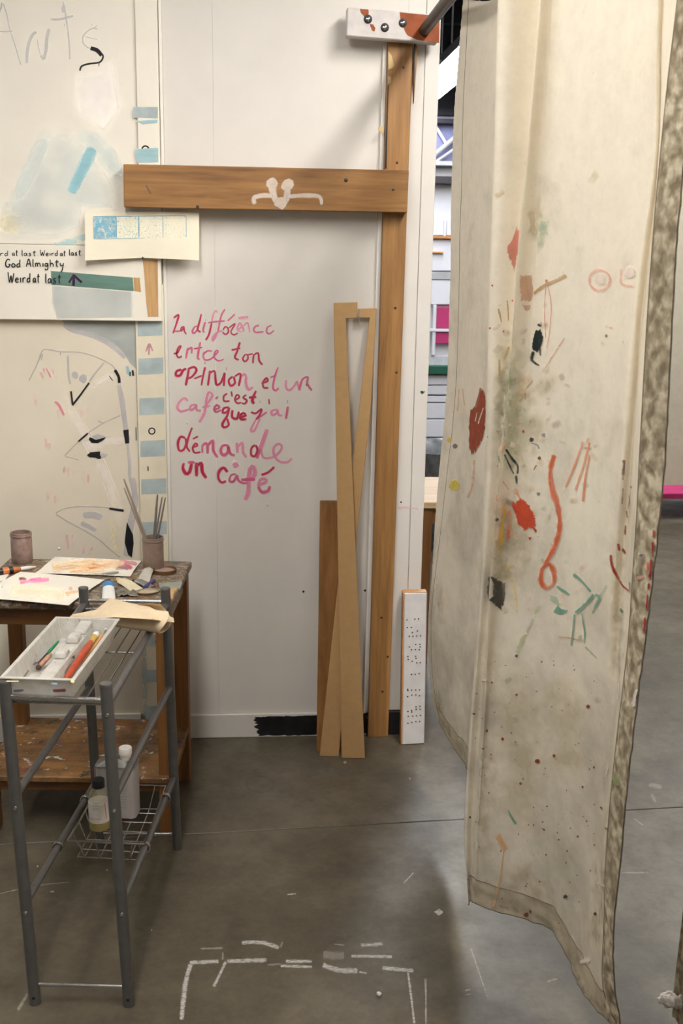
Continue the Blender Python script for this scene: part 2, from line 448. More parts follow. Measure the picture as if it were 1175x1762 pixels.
# screws and holes in the sheets
def screw(name, u, v, Y, r, mat, parent, dome=0.002):
    p = PY(u, v, Y); return MB().lathe(p, [(r, 0), (r, dome*0.5), (r*0.7, dome), (0, dome*1.1)], 12, (0,-1,0)).build(name, mat, parent, smooth=True)
for u, v in ((522, 1018), (628, 1016), (528, 662)): screw('screw_hole', u, v, -0.0002, 0.004, BLACK, wb, 0.0004)
screw('bolt', 272.5, 1103, -0.006, 0.011, CHROME, wb, 0.006)
for u, v in ((697, 300), (693, 92), (726, 674), (758, 105), (690, 864)): screw('screw_hole', u, v, -0.0003, 0.003, BLACK, wb, 0.0004)
for u, v in ((460, 868), (322, 727), (102, 944)): screw('paint_lump', u, v, -0.0002, 0.004, WHITE2, wb, 0.003)

bb = structure(MB().box(WX0, -0.36, -0.012, 0.0, 0, ZB+0.008).build('baseboard_back', WHITE2, bevel=0.002))
for x0, x1, mt in ((-0.2465, 0.4, WHITE), (0.476, 0.571, BLACK)):
    MB().box(x0, x1, -0.011, 0.0118, 0.0, ZB-0.001).build('board', mt, bb, bevel=0.002)

# --- far end of the hall: sectional door, header, upper glazing
FY = 6.1
fw_ = structure(MB().box(-6, 7, FY+0.05, FY+0.2, 0, 4.6).build('wall_far', HALL))
def far(name, u0, u1, v0, v1, mat, y=FY, th=0.05, parent=fw_):
    x0 = -5.9 if u0 < 0 else PY(u0, (v0+v1)/2, y).x; x1 = 6.9 if u1 > 1175 else PY(u1, (v0+v1)/2, y).x
    return MB().box(x0, x1, y, y+th, PY(760, v1, y).z, PY(760, v0, y).z).build(name, mat, parent, bevel=0.004)
DOORW = plain('door_white', C(226, 226, 232), 0.5, var=0.01)
GREYB = plain('band_grey', C(176, 176, 178), 0.6); PINKP = plain('pink_poster', C(190, 52, 112), 0.6, var=0.05)
far('header', -300, 1900, 303, 316, plain('header_dark', C(48, 44, 48), 0.7), FY-0.12, 0.16)
BLUEP = plain('upper_blue_grey', C(126, 128, 168), 0.5, var=0.06)
for k in range(14):
    x = -5+k*0.8
    MB().box(x, x+0.78, FY+0.01, FY+0.05, 2.33, 2.72).build('upper_panel', BLUEP, fw_, bevel=0.004)
far('beam', -300, 1900, 204, 212, plain('beam_dark', C(38, 36, 42), 0.7), FY-0.1, 0.15)
far('beam', -300, 1900, 277, 285, GREYB, FY-0.06, 0.1)
MB().box(-6, 7, FY-0.02, FY+0.05, 2.74, 4.6).build('upper_wall', plain('upper_dark', C(34, 33, 40), 0.8), fw_)
for a, b, mt, r in (((749, 216), (768, 248), DOORW, 0.012), ((740, 273), (800, 222), GREYB, 0.02), ((742, 284), (800, 244), GREYB, 0.012)):
    MB().tube([PY(*a, FY-0.04), PY(*b, FY-0.04)], r, 8).build('brace', mt, fw_)
STRIP = wood('far_wood', C(170, 110, 60), C(205, 150, 95), 'x')
far('wall_panel', -300, 1900, 317, 405, DOORW, FY+0.02, 0.03)
far('rail', -300, 790, 406, 411, STRIP, FY-0.03, 0.08)
far('rail', 700, 763, 433, 436, STRIP, FY-0.02, 0.06)
far('board', -300, 1900, 412, 466, DOORW, FY+0.01, 0.04)
far('frame', 764, 768, 378, 407, DOORW, FY-0.02, 0.05)
far('band', -300, 1900, 468, 481, GREYB, FY, 0.05)
far('board', -300, 1900, 482, 524, DOORW, FY+0.01, 0.04)
far('poster', 751, 790, 528, 565, PINKP, FY-0.01, 0.03); far('poster', 750, 790, 572, 591, PINKP, FY-0.01, 0.03)
far('frame', 737, 800, 566, 571, DOORW, FY-0.03, 0.06); far('frame', 744, 750, 525, 612, DOORW, FY-0.02, 0.06)
far('band', -300, 1900, 612, 629, plain('band_pale', C(205, 205, 210), 0.6), FY, 0.05)
far('sill', -300, 1900, 630, 644, plain('sill_green', C(28, 92, 70), 0.5), FY-0.06, 0.1)
for v0, v1 in ((646, 662), (664, 679), (682, 692), (694, 720), (722, 752)):
    far('door_section', -300, 1900, v0, v1, DOORW, FY, 0.05)

# --- roof trusses over the hall
TR = plain('truss_steel', C(34, 34, 40), 0.6, 0.3)
for k, y in enumerate((4.2, 5.4)):
    t = empty('roof_truss', (2.0, y, 3.4))
    tag(t, ('dark steel roof truss over the hall, the nearer one', 'dark steel roof truss over the hall, the farther one')[k], 'truss', 'roof trusses')
    for z in (3.35, 4.05): MB().beam((-2, y, z), (6, y, z), 0.08, 0.07).build('chord', TR, t)
    for i in range(14):
        x = -2+i*0.57
        a, b = ((x, y, 3.35), (x+0.57, y, 4.05)) if i % 2 == 0 else ((x, y, 4.05), (x+0.57, y, 3.35))
        MB().tube([a, b], 0.022, 6).build('web', TR, t)

# ================================================================== LAMPS (tube fixtures of the hall plus one added fill)
HOUSING = plain('lamp_housing', C(225, 225, 228), 0.4, var=0.01)
for i, (x, y0, y1, z, s, lab) in enumerate(LAMPS):
    e = empty('ceiling_light', (x, (y0+y1)/2, z))
    tag(e, lab, 'light', 'ceiling tube lights')
    MB().quadbox([(x-.13,y0,z+.012),(x+.13,y0,z+.012),(x+.13,y1,z+.012),(x-.13,y1,z+.012),(x-.07,y0,z+.13),(x+.07,y0,z+.13),(x+.07,y1,z+.13),(x-.07,y1,z+.13)]).build('housing', HOUSING, e, bevel=0.004)
    MB().box(x-.12, x+.12, y0+.01, y1-.01, z, z+.0119).build('diffuser', emit('tube_glow', (1.0, 0.965, 0.925, 1) if s != LAMP_HALL else (0.93, 0.96, 1.0, 1), s), e)
    for yy in (y0+.2, y1-.2): MB().tube([(x, yy, z+.13), (x, yy, 4.6)], 0.006, 6).build('hanger', HOUSING, e)

# ================================================================== TIMBER ON THE WALL
po = empty('wooden_post', (0.438, -0.01, 0.0))
tag(po, 'tall orange-brown wooden post fixed upright to the white partition', 'post')
MB().quadbox([(0.403,-.03,0),(0.472,-.03,0),(0.472,.0055,0),(0.403,.0055,0),(0.4125,-.03,2.215),(0.4865,-.03,2.215),(0.4865,.0055,2.215),(0.4125,.0055,2.215)]).build('shaft', PINEZ, po, bevel=0.002)
MB().prism([PY(u, v, -0.03) for u, v in ((715,76),(718,78),(717,110),(714,150),(712,178),(711,140),(713,100))], (0, .02, 0)).build('splinter', PINEZ, po)
MB().prism([PY(u, v, -0.031) for u, v in ((712.5,72),(715,76),(713.5,120),(712,175),(710.5,178),(711.5,120))], (0, .004, 0)).build('split', BLACK, po)
for u, v in ((694, 116), (683, 280), (682, 641), (680, 530), (656, 1063), (658, 1190), (667, 1130)):
    screw('screw_head', u, v, -0.0302, 0.004, DARKSTEEL, po, 0.001)
PAPER_T = plain('torn_paper', C(206, 178, 128), 0.8)
for pl in (((668,88),(674,96),(678,112),(676,117),(668,120)), ((667,130),(673,133),(673,142),(667,146)), ((649,221),(660,216),(660,233),(657,228))):
    MB().prism([PY(u, v, -0.033) for u, v in pl], (0, .0015, 0)).build('torn_paper', PAPER_T, po)
MB().prism([PY(u, v, -0.0315) for u, v in ((667,148),(668.5,148),(665,290),(662,290))], (0, .0006, 0)).build('gap', BLACK, po)

xb = empty('wooden_crossbar', (0.06, -0.05, 1.72))
tag(xb, 'horizontal orange pine crossbar with a white bone-shaped paint mark', 'beam')
MB().quadbox([(-.3635,-.07,1.7225),(.4785,-.07,1.7235),(.4785,-.031,1.7235),(-.3635,-.031,1.7225),(-.3615,-.07,1.844),(.4795,-.07,1.8455),(.4795,-.031,1.8455),(-.3615,-.031,1.844)]).build('plank', PINE, xb, bevel=0.002)
S = plane_surf(lambda u, v: PY(u, v, -0.07), (0, -0.0006, 0)); XO = (200, 270, 2.26)
M_ = Marks(S, XO)
M_.blob((606, 103), 27, 0.25); M_.blob((666, 110), 28, 0.25)
M_.stroke([(606,110),(612,150),(630,185)], 34); M_.stroke([(666,115),(662,160),(645,190)], 34); M_.blob((640, 178), 28, 0.3)
M_.stroke([(610,152),(570,150),(535,160),(540,185)], 22); M_.stroke([(660,155),(730,150),(790,155),(798,188)], 20)
M_.build('painted_mark', paintmat(C(206, 188, 170), 0.62, 0.4, 90), xb, 'white bone-shaped paint mark')
for u, v, r in ((595, 310, .006), (676, 326, .004), (340, 356, .005)): screw('nail_head' if r < .005 else 'knot', u, v, -0.0702, r, DARKSTEEL, xb, 0.001)
Marks(S, XO).stroke([(115,108),(135,145)], 7).build('scratch', paintmat(C(90, 55, 25), 0.9, 0.2), xb)

tb = empty('rod_bracket', (0.42, -0.05, 2.2))
tag(tb, 'white and rust painted bracket board holding the curtain rod', 'bracket')
MB().quadbox([(.2855,-.07,2.2125),(.553,-.07,2.2015),(.553,-.031,2.2015),(.2855,-.031,2.2125),(.2865,-.07,2.2905),(.556,-.07,2.2795),(.556,-.031,2.2795),(.2865,-.031,2.2905)]).build('board', plain('bracket_white', C(204, 197, 192), .6, var=.05, vscale=30), tb, bevel=0.003)
TO = (560, 0, 5.109)
RUSTP = paintmat(C(146, 72, 28), 1.0, 0.12, 60)
mk = Marks(S, TO, 0.4); mk.poly([(650,106),(800,122),(1005,140),(1000,380),(905,368),(800,350),(720,312),(695,270),(680,225),(655,160)], 0.02); mk.build('rust_patch', RUSTP, tb, 'rust brown paint patch')
mk = Marks(S, TO, 0.4); mk.poly([(300,78),(378,82),(380,120),(372,150),(345,150),(310,115)], 0.08); mk.build('rust_patch', RUSTP, tb)
mk = Marks(S, TO, 0.4); mk.poly([(390,210),(420,215),(440,250),(430,280),(410,270),(395,235)], 0.1)
mk.build('rust_patch', RUSTP, tb)
for u, v in ((633, 33), (662, 47.5), (693, 39.5)):
    w_ = screw('washer', u, v, -0.0702, 0.0125, BLACK, tb, 0.002)
    p = PY(u, v, -0.0722); MB().lathe(p, [(.0078, 0), (.0074, .002), (.004, .004), (0, .0045)], 12, (0,-1,0)).build('screw_head', CHROME, w_, smooth=True)

rod = tag(MB().tube([(.5127,-.0705,2.236),(.506,-2.7,2.236)], 0.0165, 16).build('curtain_rod', DARKSTEEL, smooth=True), 'dark metal curtain rod running out from the bracket board', 'rod')

# ================================================================== BOARDS LEANING ON THE WALL
def leaner(name, pts, base_y, top_y, ztop, th, mat, label, cat, z0=0.0005, bev=0.0015):
    """outline in photo pixels mapped to a sloping plane from (base_y,z=0) to (top_y,ztop)"""
    A = Vector((0, base_y, z0)); n = Vector((0, -(ztop-z0), (top_y-base_y))).normalized()
    def on(u, v):
        d = ray(u, v); t = (A-CAM).dot(n)/d.dot(n); return CAM+d*t
    P = [on(u, v) for u, v in pts]
    lo = min(p.z for p in P)
    e = tag(MB().prism(P, -n*th).build(name, mat, bevel=bev), label, cat)
    return e, on
leaner('wooden_board', ((551,862),(590,862),(590,1294),(545,1294)), -0.125, -0.03, 0.76, 0.02, BROWNZ, 'short brown wooden board leaning behind the crossed hardboard strips', 'board')
leaner('hardboard_strip', ((617,531),(648,530),(638,702),(615,917),(583,1302),(550,1301),(578,1040),(606,804),(636,547),(618,547)), -0.165, -0.022, 1.45, 0.008, MDF, 'tan hooked hardboard strip slanting behind the upright one, leaning left at its foot', 'board')
leaner('hardboard_strip', ((574,521),(615,520),(614,547),(595,548),(628,1305),(588,1305)), -0.188, -0.034, 1.45, 0.008, MDF, 'tan hooked hardboard strip standing nearly upright in front of the slanting one', 'board')
WPB = plain('white_scuffed', C(216, 212, 208), 0.6, var=0.04, vscale=25)
db = empty('drilled_board', (0.55, -0.08, 0.0)); tag(db, 'short white painted block drilled with rows of small holes', 'board')
q = [PZ(692, 1282), PZ(730, 1280)]
y0, y1, zt = q[0].y, -0.052, PY(716, 1020, -0.05).z
x0, x1 = q[0].x, q[1].x
MB().quadbox([(x0,y0,0.0005),(x1,y0+.005,0.0005),(x1,y0+.038,0.0005),(x0,y0+.034,0.0005),(x0-.002,y1,zt),(x1-.002,y1+.005,zt),(x1-.002,y1+.04,zt),(x0-.002,y1+.036,zt)]).build('block', WPB, db, bevel=0.003)
ENDW = wood('end_grain', C(170, 112, 58), C(205, 150, 92), 'x')
MB().quadbox([(x0-.0045,y0+.001,0.001),(x0-.0003,y0+.001,0.001),(x0-.0003,y0+.033,0.001),(x0-.0045,y0+.033,0.001),(x0-.0065,y1+.002,zt-.001),(x0-.0023,y1+.002,zt-.001),(x0-.0023,y1+.035,zt-.001),(x0-.0065,y1+.035,zt-.001)]).build('bare_side', ENDW, db)
MB().box(x0-.002, x1-.003, y1+.004, y1+.036, zt, zt+.0015).build('bare_end', ENDW, db)
HOLE = plain('drill_hole', C(96, 66, 38), 0.9)
mh = MB()
for x, y in ((648,815),(697,810),(720,808),(650,863),(675,862),(681,893),(713,884),(662,917),(685,917),(708,915),(731,914),(702,967),(728,966),(663,983),(676,1000),(700,999),(724,1000),(730,982),(654,1042),(656,1060),(701,1040),(704,1053),(680,1071),(709,1081),(730,1080),(676,1153),(699,1152),(723,1148),(652,1245),(654,1252),(677,1250),(702,1249),(725,1249),(652,1290),(678,1281),(703,1280),(725,1285),(704,1353),(728,1350),(705,1369),(729,1368),(654,1382),(677,1376),(678,1386),(656,1412),(683,1411),(707,1409),(731,1406),(654,1455),(678,1450),(703,1445),(726,1444)):
    u, v = 520+x/3.597, 840+y/3.597
    t = (v-1020)/(1282-1020); yy = y1+(y0-y1)*max(0, min(1, t)); p = PY(u, v, yy-0.0006)
    mh.lathe(p, [(.0026, 0), (0, .0002)], 8, (0,-1,0))
mh.build('drill_holes', HOLE, db)

# ================================================================== PAPER PRINT
PAPER = plain('cream_paper', C(238, 230, 206), 0.75, var=0.015)
pr = empty('print_paper', (-0.33, -0.05, 1.57)); tag(pr, 'cream paper sheet with a blue four-square print pinned under the crossbar', 'paper')
xs = [146.5, 170, 195, 220, 246, 270, 295, 320, 342.5]
def prow(f):
    out = []
    for i, u in enumerate(xs):
        t = i/8; top = 366-3*math.sin(math.pi*t)+1; bot = 448+(-4.5)*(1-abs(2*t-1.02))
        v = top+(bot-top)*f
        bow = 0.018*f*(abs(2*t-1))**1.3+0.006
        out.append(PY(u, v, -0.0315-bow))
    return out
rows = [prow(f/8) for f in range(9)]
MB().grid(rows).build('sheet', PAPER, pr, smooth=True)
BV = BVHTree.FromPolygons([p for r in rows for p in r], [(r*9+c, r*9+c+1, (r+1)*9+c+1, (r+1)*9+c) for r in range(8) for c in range(8)])
PO = (140, 355, 5.595); bs = bvh_surf(BV, 0.0006)
for k, (xa, xb_, op, rg) in enumerate(((115,335,.85,1.0),(340,555,.65,1.25),(560,785,.6,1.3),(790,1010,.55,1.4))):
    mk = Marks(bs, PO)
    for y in range(105, 310, 26): mk.stroke([(xa+3, y+6), (xb_-3, y+2)], 32, 0.0, 1, True)
    mk.build('print_square', paintmat((C(60, 165, 200), C(120, 185, 195), C(130, 185, 190), C(140, 190, 192))[k], op, rg*1.4, (110, 170, 190, 190)[k], bias=(-.25, -.75, -.85, -.95)[k]), pr)
mk = Marks(bs, PO)
for a, b, w_ in (((115,100),(1010,90),10),((335,95),(338,310),16),((550,92),(555,300),18),((785,92),(787,300),10),((1008,92),(1010,300),8),((115,100),(122,315),10),((122,314),(600,305),8)): mk.stroke([a, ((a[0]+b[0])/2, (a[1]+b[1])/2), b], w_)
mk.build('print_lines', paintmat(C(60, 150, 185), 0.75, 0.8, 140), pr)
screw('pin', 245.5, 443.5, -0.036, 0.003, DARKSTEEL, pr, 0.004)

# ================================================================== PAINTED WALL: lettering and figures
WS = plane_surf(lambda u, v: PY(u, v, 0.0), (0, -0.0006, 0))
US = plane_surf(lambda u, v: PY(u, v, -0.022), (0, -0.0006, 0))
US2 = plane_surf(lambda u, v: PY(u, v, -0.024), (0, -0.0006, 0))
BS = plane_surf(lambda u, v: PY(u, v, -0.006), (0, -0.0006, 0))
UBS = plane_surf(lambda u, v: PY(u, v, -0.03), (0, -0.0006, 0))
CRIM = paintmat(C(184, 6, 66), 0.97, 0.15, 70); PINK = paintmat(C(204, 44, 116), 0.85, 0.2, 70); PALE = paintmat(C(218, 96, 152), 0.7, 0.25, 70)
HALO = paintmat(C(222, 120, 160), 0.3, 0.2, 60, soft=True)
A = (285, 530, 5.875); B = (285, 610, 4.196); D = (295, 730, 5.341)
text = {
 ('A', 'pink hand-painted words La différence'): [
  ('c',15,[(80,100),(130,70),(115,140),(75,255)]),('p',13,[(75,232),(110,235),(150,230)]),('c',12,[(150,235),(160,198),(186,190),(165,225),(150,235)]),('c',13,[(186,192),(190,235),(210,265)]),
  ('p',13,[(325,185),(295,190),(270,235),(285,255),(315,225),(330,180)]),('c',16,[(360,60),(345,130),(328,190),(325,225),(355,242)]),('p',13,[(400,140),(378,225),(395,245)]),('p',14,[(405,120)]),
  ('l',12,[(525,45),(505,25),(480,70),(465,150)]),('c',17,[(465,150),(440,260),(405,325)]),('p',14,[(430,150),(480,140),(600,130)]),
  ('p',14,[(600,10),(565,70),(545,150),(530,230)]),('l',14,[(530,230),(500,300),(475,330),(480,290),(530,238),(575,235)]),
  ('c',14,[(575,240),(600,265),(630,250),(630,205),(600,190),(580,225)]),('p',12,[(625,130),(665,95),(700,60)]),('c',12,[(640,200),(700,160),(660,240),(690,270),(730,250)]),
  ('l',12,[(725,220),(765,190),(748,150),(725,215),(770,245)]),('l',14,[(775,170),(790,240)]),('l',12,[(790,180),(828,150),(850,245)]),
  ('p',14,[(945,175),(905,188),(890,220),(910,245),(990,240)]),('p',12,[(1070,175),(1030,195),(1020,240),(1050,260),(1095,225)]),('l',22,[(735,102),(835,90)])],
 ('A', 'pink hand-painted words entre ton'): [
  ('c',13,[(80,460),(120,450),(155,385),(128,400),(110,460),(130,500),(165,485)]),('p',15,[(225,400),(215,450),(205,510)]),('p',14,[(215,430),(262,400),(262,460)]),('p',16,[(350,345),(330,450),(325,510),(345,512)]),('c',10,[(285,412),(370,398)]),
  ('l',14,[(390,440),(375,500)]),('p',13,[(375,475),(420,435),(470,436)]),('p',13,[(380,490),(400,525),(460,512),(530,440),(505,435),(490,495),(535,532),(590,515)]),('p',18,[(395,556)]),
  ('c',17,[(750,345),(725,430),(700,500),(740,525)]),('c',15,[(665,425),(755,405)]),('c',14,[(805,468),(780,510),(800,540),(830,515),(828,475),(805,468)]),('c',12,[(825,472),(882,462)]),('c',17,[(890,465),(880,560)]),('c',17,[(890,475),(935,455),(945,530),(980,575)])],
 ('B', 'crimson hand-painted words opinion et un'): [
  ('c',15,[(115,108),(80,120),(75,150),(105,150),(125,115),(150,100)]),('c',15,[(168,95),(160,150),(145,225)]),('c',14,[(160,105),(205,90),(222,115),(190,160),(160,172)]),('c',13,[(285,90),(267,170),(258,225)]),('c',11,[(205,175),(262,152)]),('p',18,[(285,60)]),
  ('c',13,[(320,115),(305,225)]),('c',13,[(318,135),(352,120),(360,180),(368,218),(400,200),(425,130)]),('c',13,[(425,130),(420,228)]),('p',17,[(438,102)]),('c',13,[(485,158),(455,185),(470,225),(500,205),(490,158)]),
  ('c',13,[(498,158),(540,140),(528,228)]),('l',16,[(540,160),(575,145),(582,220),(600,255),(628,235)]),
  ('c',12,[(690,208),(735,192),(728,170),(703,200),(708,238),(742,240)]),('p',12,[(810,90),(785,170),(775,240),(795,260),(815,240)]),('p',10,[(755,165),(800,150)]),
  ('l',12,[(870,185),(868,235),(890,258),(925,230),(948,190)]),('l',13,[(948,190),(965,260)]),('p',12,[(965,260),(985,182),(1025,163),(1022,210),(1055,260)])],
 ('B', 'crimson hand-painted words c est squeezed above the line'): [
  ('c',11,[(445,280),(420,300),(422,335),(462,335)]),('c',9,[(474,265),(480,305)]),('c',10,[(500,330),(532,308),(515,290),(500,325),(518,352),(545,345)]),('c',10,[(582,290),(560,310),(586,332),(570,355),(548,348)]),('c',16,[(652,260),(625,330),(640,355)]),('c',14,[(600,312),(655,305)]),('l',16,[(680,340)])],
 ('B', 'pink hand-painted words café que j ai'): [
  ('l',13,[(160,335),(135,315),(98,345),(85,385),(110,410),(170,395)]),('l',14,[(218,360),(180,372),(182,402),(215,380),(220,362),(225,400),(255,405)]),('l',15,[(285,372),(330,312),(335,282),(310,275),(295,320),(280,420),(242,490)]),('l',12,[(265,382),(320,370)]),('p',12,[(345,402),(388,382),(370,365),(350,390),(362,415),(402,400)]),('p',10,[(360,322),(378,303)]),
  ('c',14,[(458,380),(420,388),(412,420),(440,415),(460,382)]),('c',15,[(460,382),(445,440),(410,500),(422,525),(455,508),(442,460)]),('c',15,[(482,400),(480,452),(515,462),(528,410)]),('c',17,[(530,455),(578,440),(560,422),(536,445),(548,468),(585,465)]),
  ('c',12,[(615,415),(650,424),(690,395),(682,430),(650,470)]),('l',12,[(650,470),(615,545),(640,548),(680,462)]),('p',12,[(655,468),(730,415)]),('c',9,[(745,320),(748,360)]),('l',14,[(802,395),(765,408),(768,436),(800,425),(808,397),(815,435),(842,440)]),('p',14,[(882,375),(868,465)]),('p',17,[(880,340)])],
 ('D', 'crimson and pink hand-painted word démande'): [
  ('c',20,[(128,128),(85,115),(60,170),(70,238),(110,235),(135,175),(128,128)]),('c',17,[(190,30),(160,110),(140,200),(170,252)]),('c',15,[(195,212),(238,195),(222,175),(195,215),(212,260),(268,255)]),('c',13,[(195,135),(245,110)]),
  ('p',14,[(282,188),(284,265)]),('p',20,[(285,200),(308,175),(330,190),(332,270)]),('p',22,[(335,195),(380,150),(385,240),(425,305)]),('p',22,[(520,192),(470,198),(452,250),(480,285),(518,255),(522,200),(540,268),(582,285)]),('l',20,[(600,168),(606,265)]),('l',20,[(612,205),(650,172),(660,260),(690,305)]),
  ('c',18,[(772,190),(737,215),(732,280),(768,292),(790,235),(772,190)]),('l',34,[(880,45),(850,130),(812,230)]),('p',20,[(812,225),(785,315)]),('l',17,[(840,170),(825,250),(850,308),(920,305),(980,270),(1015,210),(985,180),(940,215),(945,290),(1000,345),(1070,345),(1105,310)])],
 ('D', 'crimson and pink hand-painted words un café at the bottom'): [
  ('c',24,[(115,355),(105,400),(130,452),(165,440),(186,358)]),('p',20,[(150,350),(215,350)]),('c',26,[(230,350),(230,480)]),('c',26,[(236,385),(275,358),(285,440),(322,495)]),('c',22,[(515,440),(480,400),(440,430),(430,490),(460,535),(502,520)]),
  ('p',17,[(592,455),(545,470),(535,520),(570,525),(602,470),(612,510),(650,538),(698,540)]),('l',32,[(720,510),(765,460),(755,392),(725,402),(710,500),(705,620),(675,695)]),('p',22,[(640,510),(770,505)]),
  ('l',20,[(800,560),(870,530),(860,502),(815,512),(795,570)]),('p',26,[(795,570),(830,622),(888,610),(902,565)]),('c',20,[(825,465),(890,440),(945,390)]),('l',50,[(565,385),(615,365)])],
}
for (o_, lab), st in text.items():
    org = {'A': A, 'B': B, 'D': D}[o_]
    hm = Marks(WS, org)
    for c, w_, pts in st: hm.stroke(pts, w_*2.4)
    base = hm.build('lettering_wash', HALO, P_main)
    surf2 = plane_surf(lambda u, v: PY(u, v, 0.0), (0, -0.0012, 0))
    for c, mt in (('c', CRIM), ('p', PINK), ('l', PALE)):
        mk = Marks(surf2, org, rough=0.35)
        for cc, w_, pts in st:
            if cc == c: mk.stroke(pts, w_*1.4, 0.4, 0.8)
        mk.build('lettering', mt, P_main, lab)
# faint wash across white sheet
GREYL = paintmat(C(172, 174, 180), 0.62, 0.25, 60); GREYLINE = paintmat(C(140, 142, 142), 0.6, 0.35, 90); BLK = paintmat(C(24, 24, 26), 1.0, 0.15, 90)
LAV = paintmat(C(170, 168, 174), 0.7, 0.25, 40); PNKF = paintmat(C(196, 122, 140), 0.5, 0.4, 60, stretch=(1, 1, 0.25), soft=True); PNKS = paintmat(C(198, 60, 110), 0.7, 0.5, 60)
# "Arts"
AO = (0, 0, 5.875)
mk = Marks(US, AO)
for p, w_ in (([(35,40),(70,150),(100,300),(150,450),(210,655)],14),([(-60,330),(-20,180),(20,40)],16),([(-10,318),(60,318),(125,315)],15),([(272,640),(275,540),(295,430),(330,350),(368,325)],36),([(495,290),(475,380),(465,500),(445,600)],40),([(410,560),(440,605)],22),([(635,15),(660,120),(685,300),(700,450),(705,600)],18),([(640,55),(645,130)],44),([(510,195),(600,195),(740,160)],24),([(650,255)],26),([(375,400),(395,500),(410,555)],9),([(985,295),(940,285),(880,320),(840,370),(840,430),(880,475),(915,490)],14),([(935,290),(982,258)],8),([(930,250)],16),([(855,370),(985,400)],7)):
    mk.stroke(p, w_)
mk.build('lettering', GREYL, P_up, 'faint grey hand-painted letters Arts')
mk = Marks(US, AO); mk.stroke([(18,25),(12,90)], 18); mk.stroke([(340,345),(368,322)], 30); mk.build('lettering', GREYLINE, P_up)
mk = Marks(US, AO); mk.stroke([(915,488),(980,508),(1028,562)], 38, 0.1, 1, True); mk.stroke([(1032,545),(1042,580),(1005,630),(900,645),(825,670),(808,715)], 17, 0.2, 1, True); mk.stroke([(1000,630),(1000,672)], 10)
mk.build('lettering', BLK, P_up, 'black lower curve of the letter s')
# single-line letters for the small black sentence
G = {'a':[[(.8,.9),(.3,.95),(.05,.5),(.2,.05),(.6,.2),(.8,.9)],[(.8,.9),(.85,.2),(1,0)]],'d':[[(.7,.9),(.2,.8),(.05,.3),(.3,0),(.7,.3)],[(.8,2),(.75,1),(.8,0)]],'e':[[(.1,.5),(.8,.6),(.6,1),(.2,.8),(.1,.3),(.4,0),(.9,.15)]],'g':[[(.8,.9),(.2,.9),(.1,.3),(.5,.1),(.8,.8)],[(.8,.9),(.75,-.6),(.3,-.9),(.1,-.5)]],'h':[[(.1,2),(.15,0)],[(.15,.5),(.5,1),(.8,.7),(.85,0)]],'i':[[(.4,1),(.45,0)]],'l':[[(.3,2.1),(.3,.2),(.6,0)]],'m':[[(.05,1),(.1,0)],[(.1,.7),(.35,1),(.45,0)],[(.45,.7),(.75,1),(.95,0)]],'o':[[(.5,1),(.1,.7),(.15,.1),(.6,0),(.9,.5),(.5,1)]],'r':[[(.15,1),(.2,0)],[(.2,.6),(.5,1),(.9,.9)]],'s':[[(.8,1),(.3,.9),(.4,.55),(.75,.4),(.6,0),(.1,.05)]],'t':[[(.5,1.9),(.45,.2),(.8,0)],[(.1,1.3),(.95,1.35)]],'y':[[(.1,1),(.2,.3),(.7,.4)],[(.9,1),(.7,-.4),(.4,-1.4),(.2,-1.3)]],'A':[[(0,0),(.5,2.1),(.95,0)],[(.15,.8),(.85,.8)]],'G':[[(.9,1.8),(.5,2.1),(.1,1.3),(.15,.3),(.6,0),(.95,.7),(.6,.8)]],'W':[[(0,2.2),(.25,0),(.5,1.4),(.7,0),(1,2)]],'.':[[(.3,0),(.4,.05)]]}
EO = (0, 415, 7.344)
mk = Marks(US2, EO)
for word, x0, x1, base, xh, w_ in (('ird',-30,118,186,34,9),('at',155,235,183,36,9),('last.',272,485,184,34,9),('Weird',508,742,184,34,9),('at',762,838,184,34,9),('last.',872,1050,180,36,9),('God',68,275,328,48,12),('Almighty.',332,842,322,46,11),('Weird',102,400,520,58,12),('at',418,512,520,56,12),('last',572,785,528,56,12)):
    ws = [{'i': .5, '.': .35, 'l': .55, 'm': 1.4, 'W': 1.5, 'A': 1.2, 'G': 1.2}.get(c, 1) for c in word]; sc = (x1-x0)/sum(ws); x = x0
    for c, wd in zip(word, ws):
        for st in G[c]:
            mk.stroke([(x+px_*sc*wd*0.82, base-py_*xh+random.uniform(-1.5, 1.5)) for px_, py_ in st], w_*1.2, 0.3, 1, True)
        x += sc*wd
mk.build('lettering', BLK, P_up2, 'small black handwriting Weird at last God Almighty')
mk = Marks(plane_surf(lambda u, v: PY(u, v, -0.024), (0, -0.0014, 0)), EO)
for p, w_ in (([(930,565),(932,500),(930,420)],34),([(932,428),(905,470),(872,525)],24),([(930,428),(975,470),(1035,522)],30)): mk.stroke(p, w_, 0.2, 1, True)
mk.build('painted_arrow', paintmat(C(52, 24, 58), 1.0, 0.15), P_up2, 'dark purple arrow pointing up')
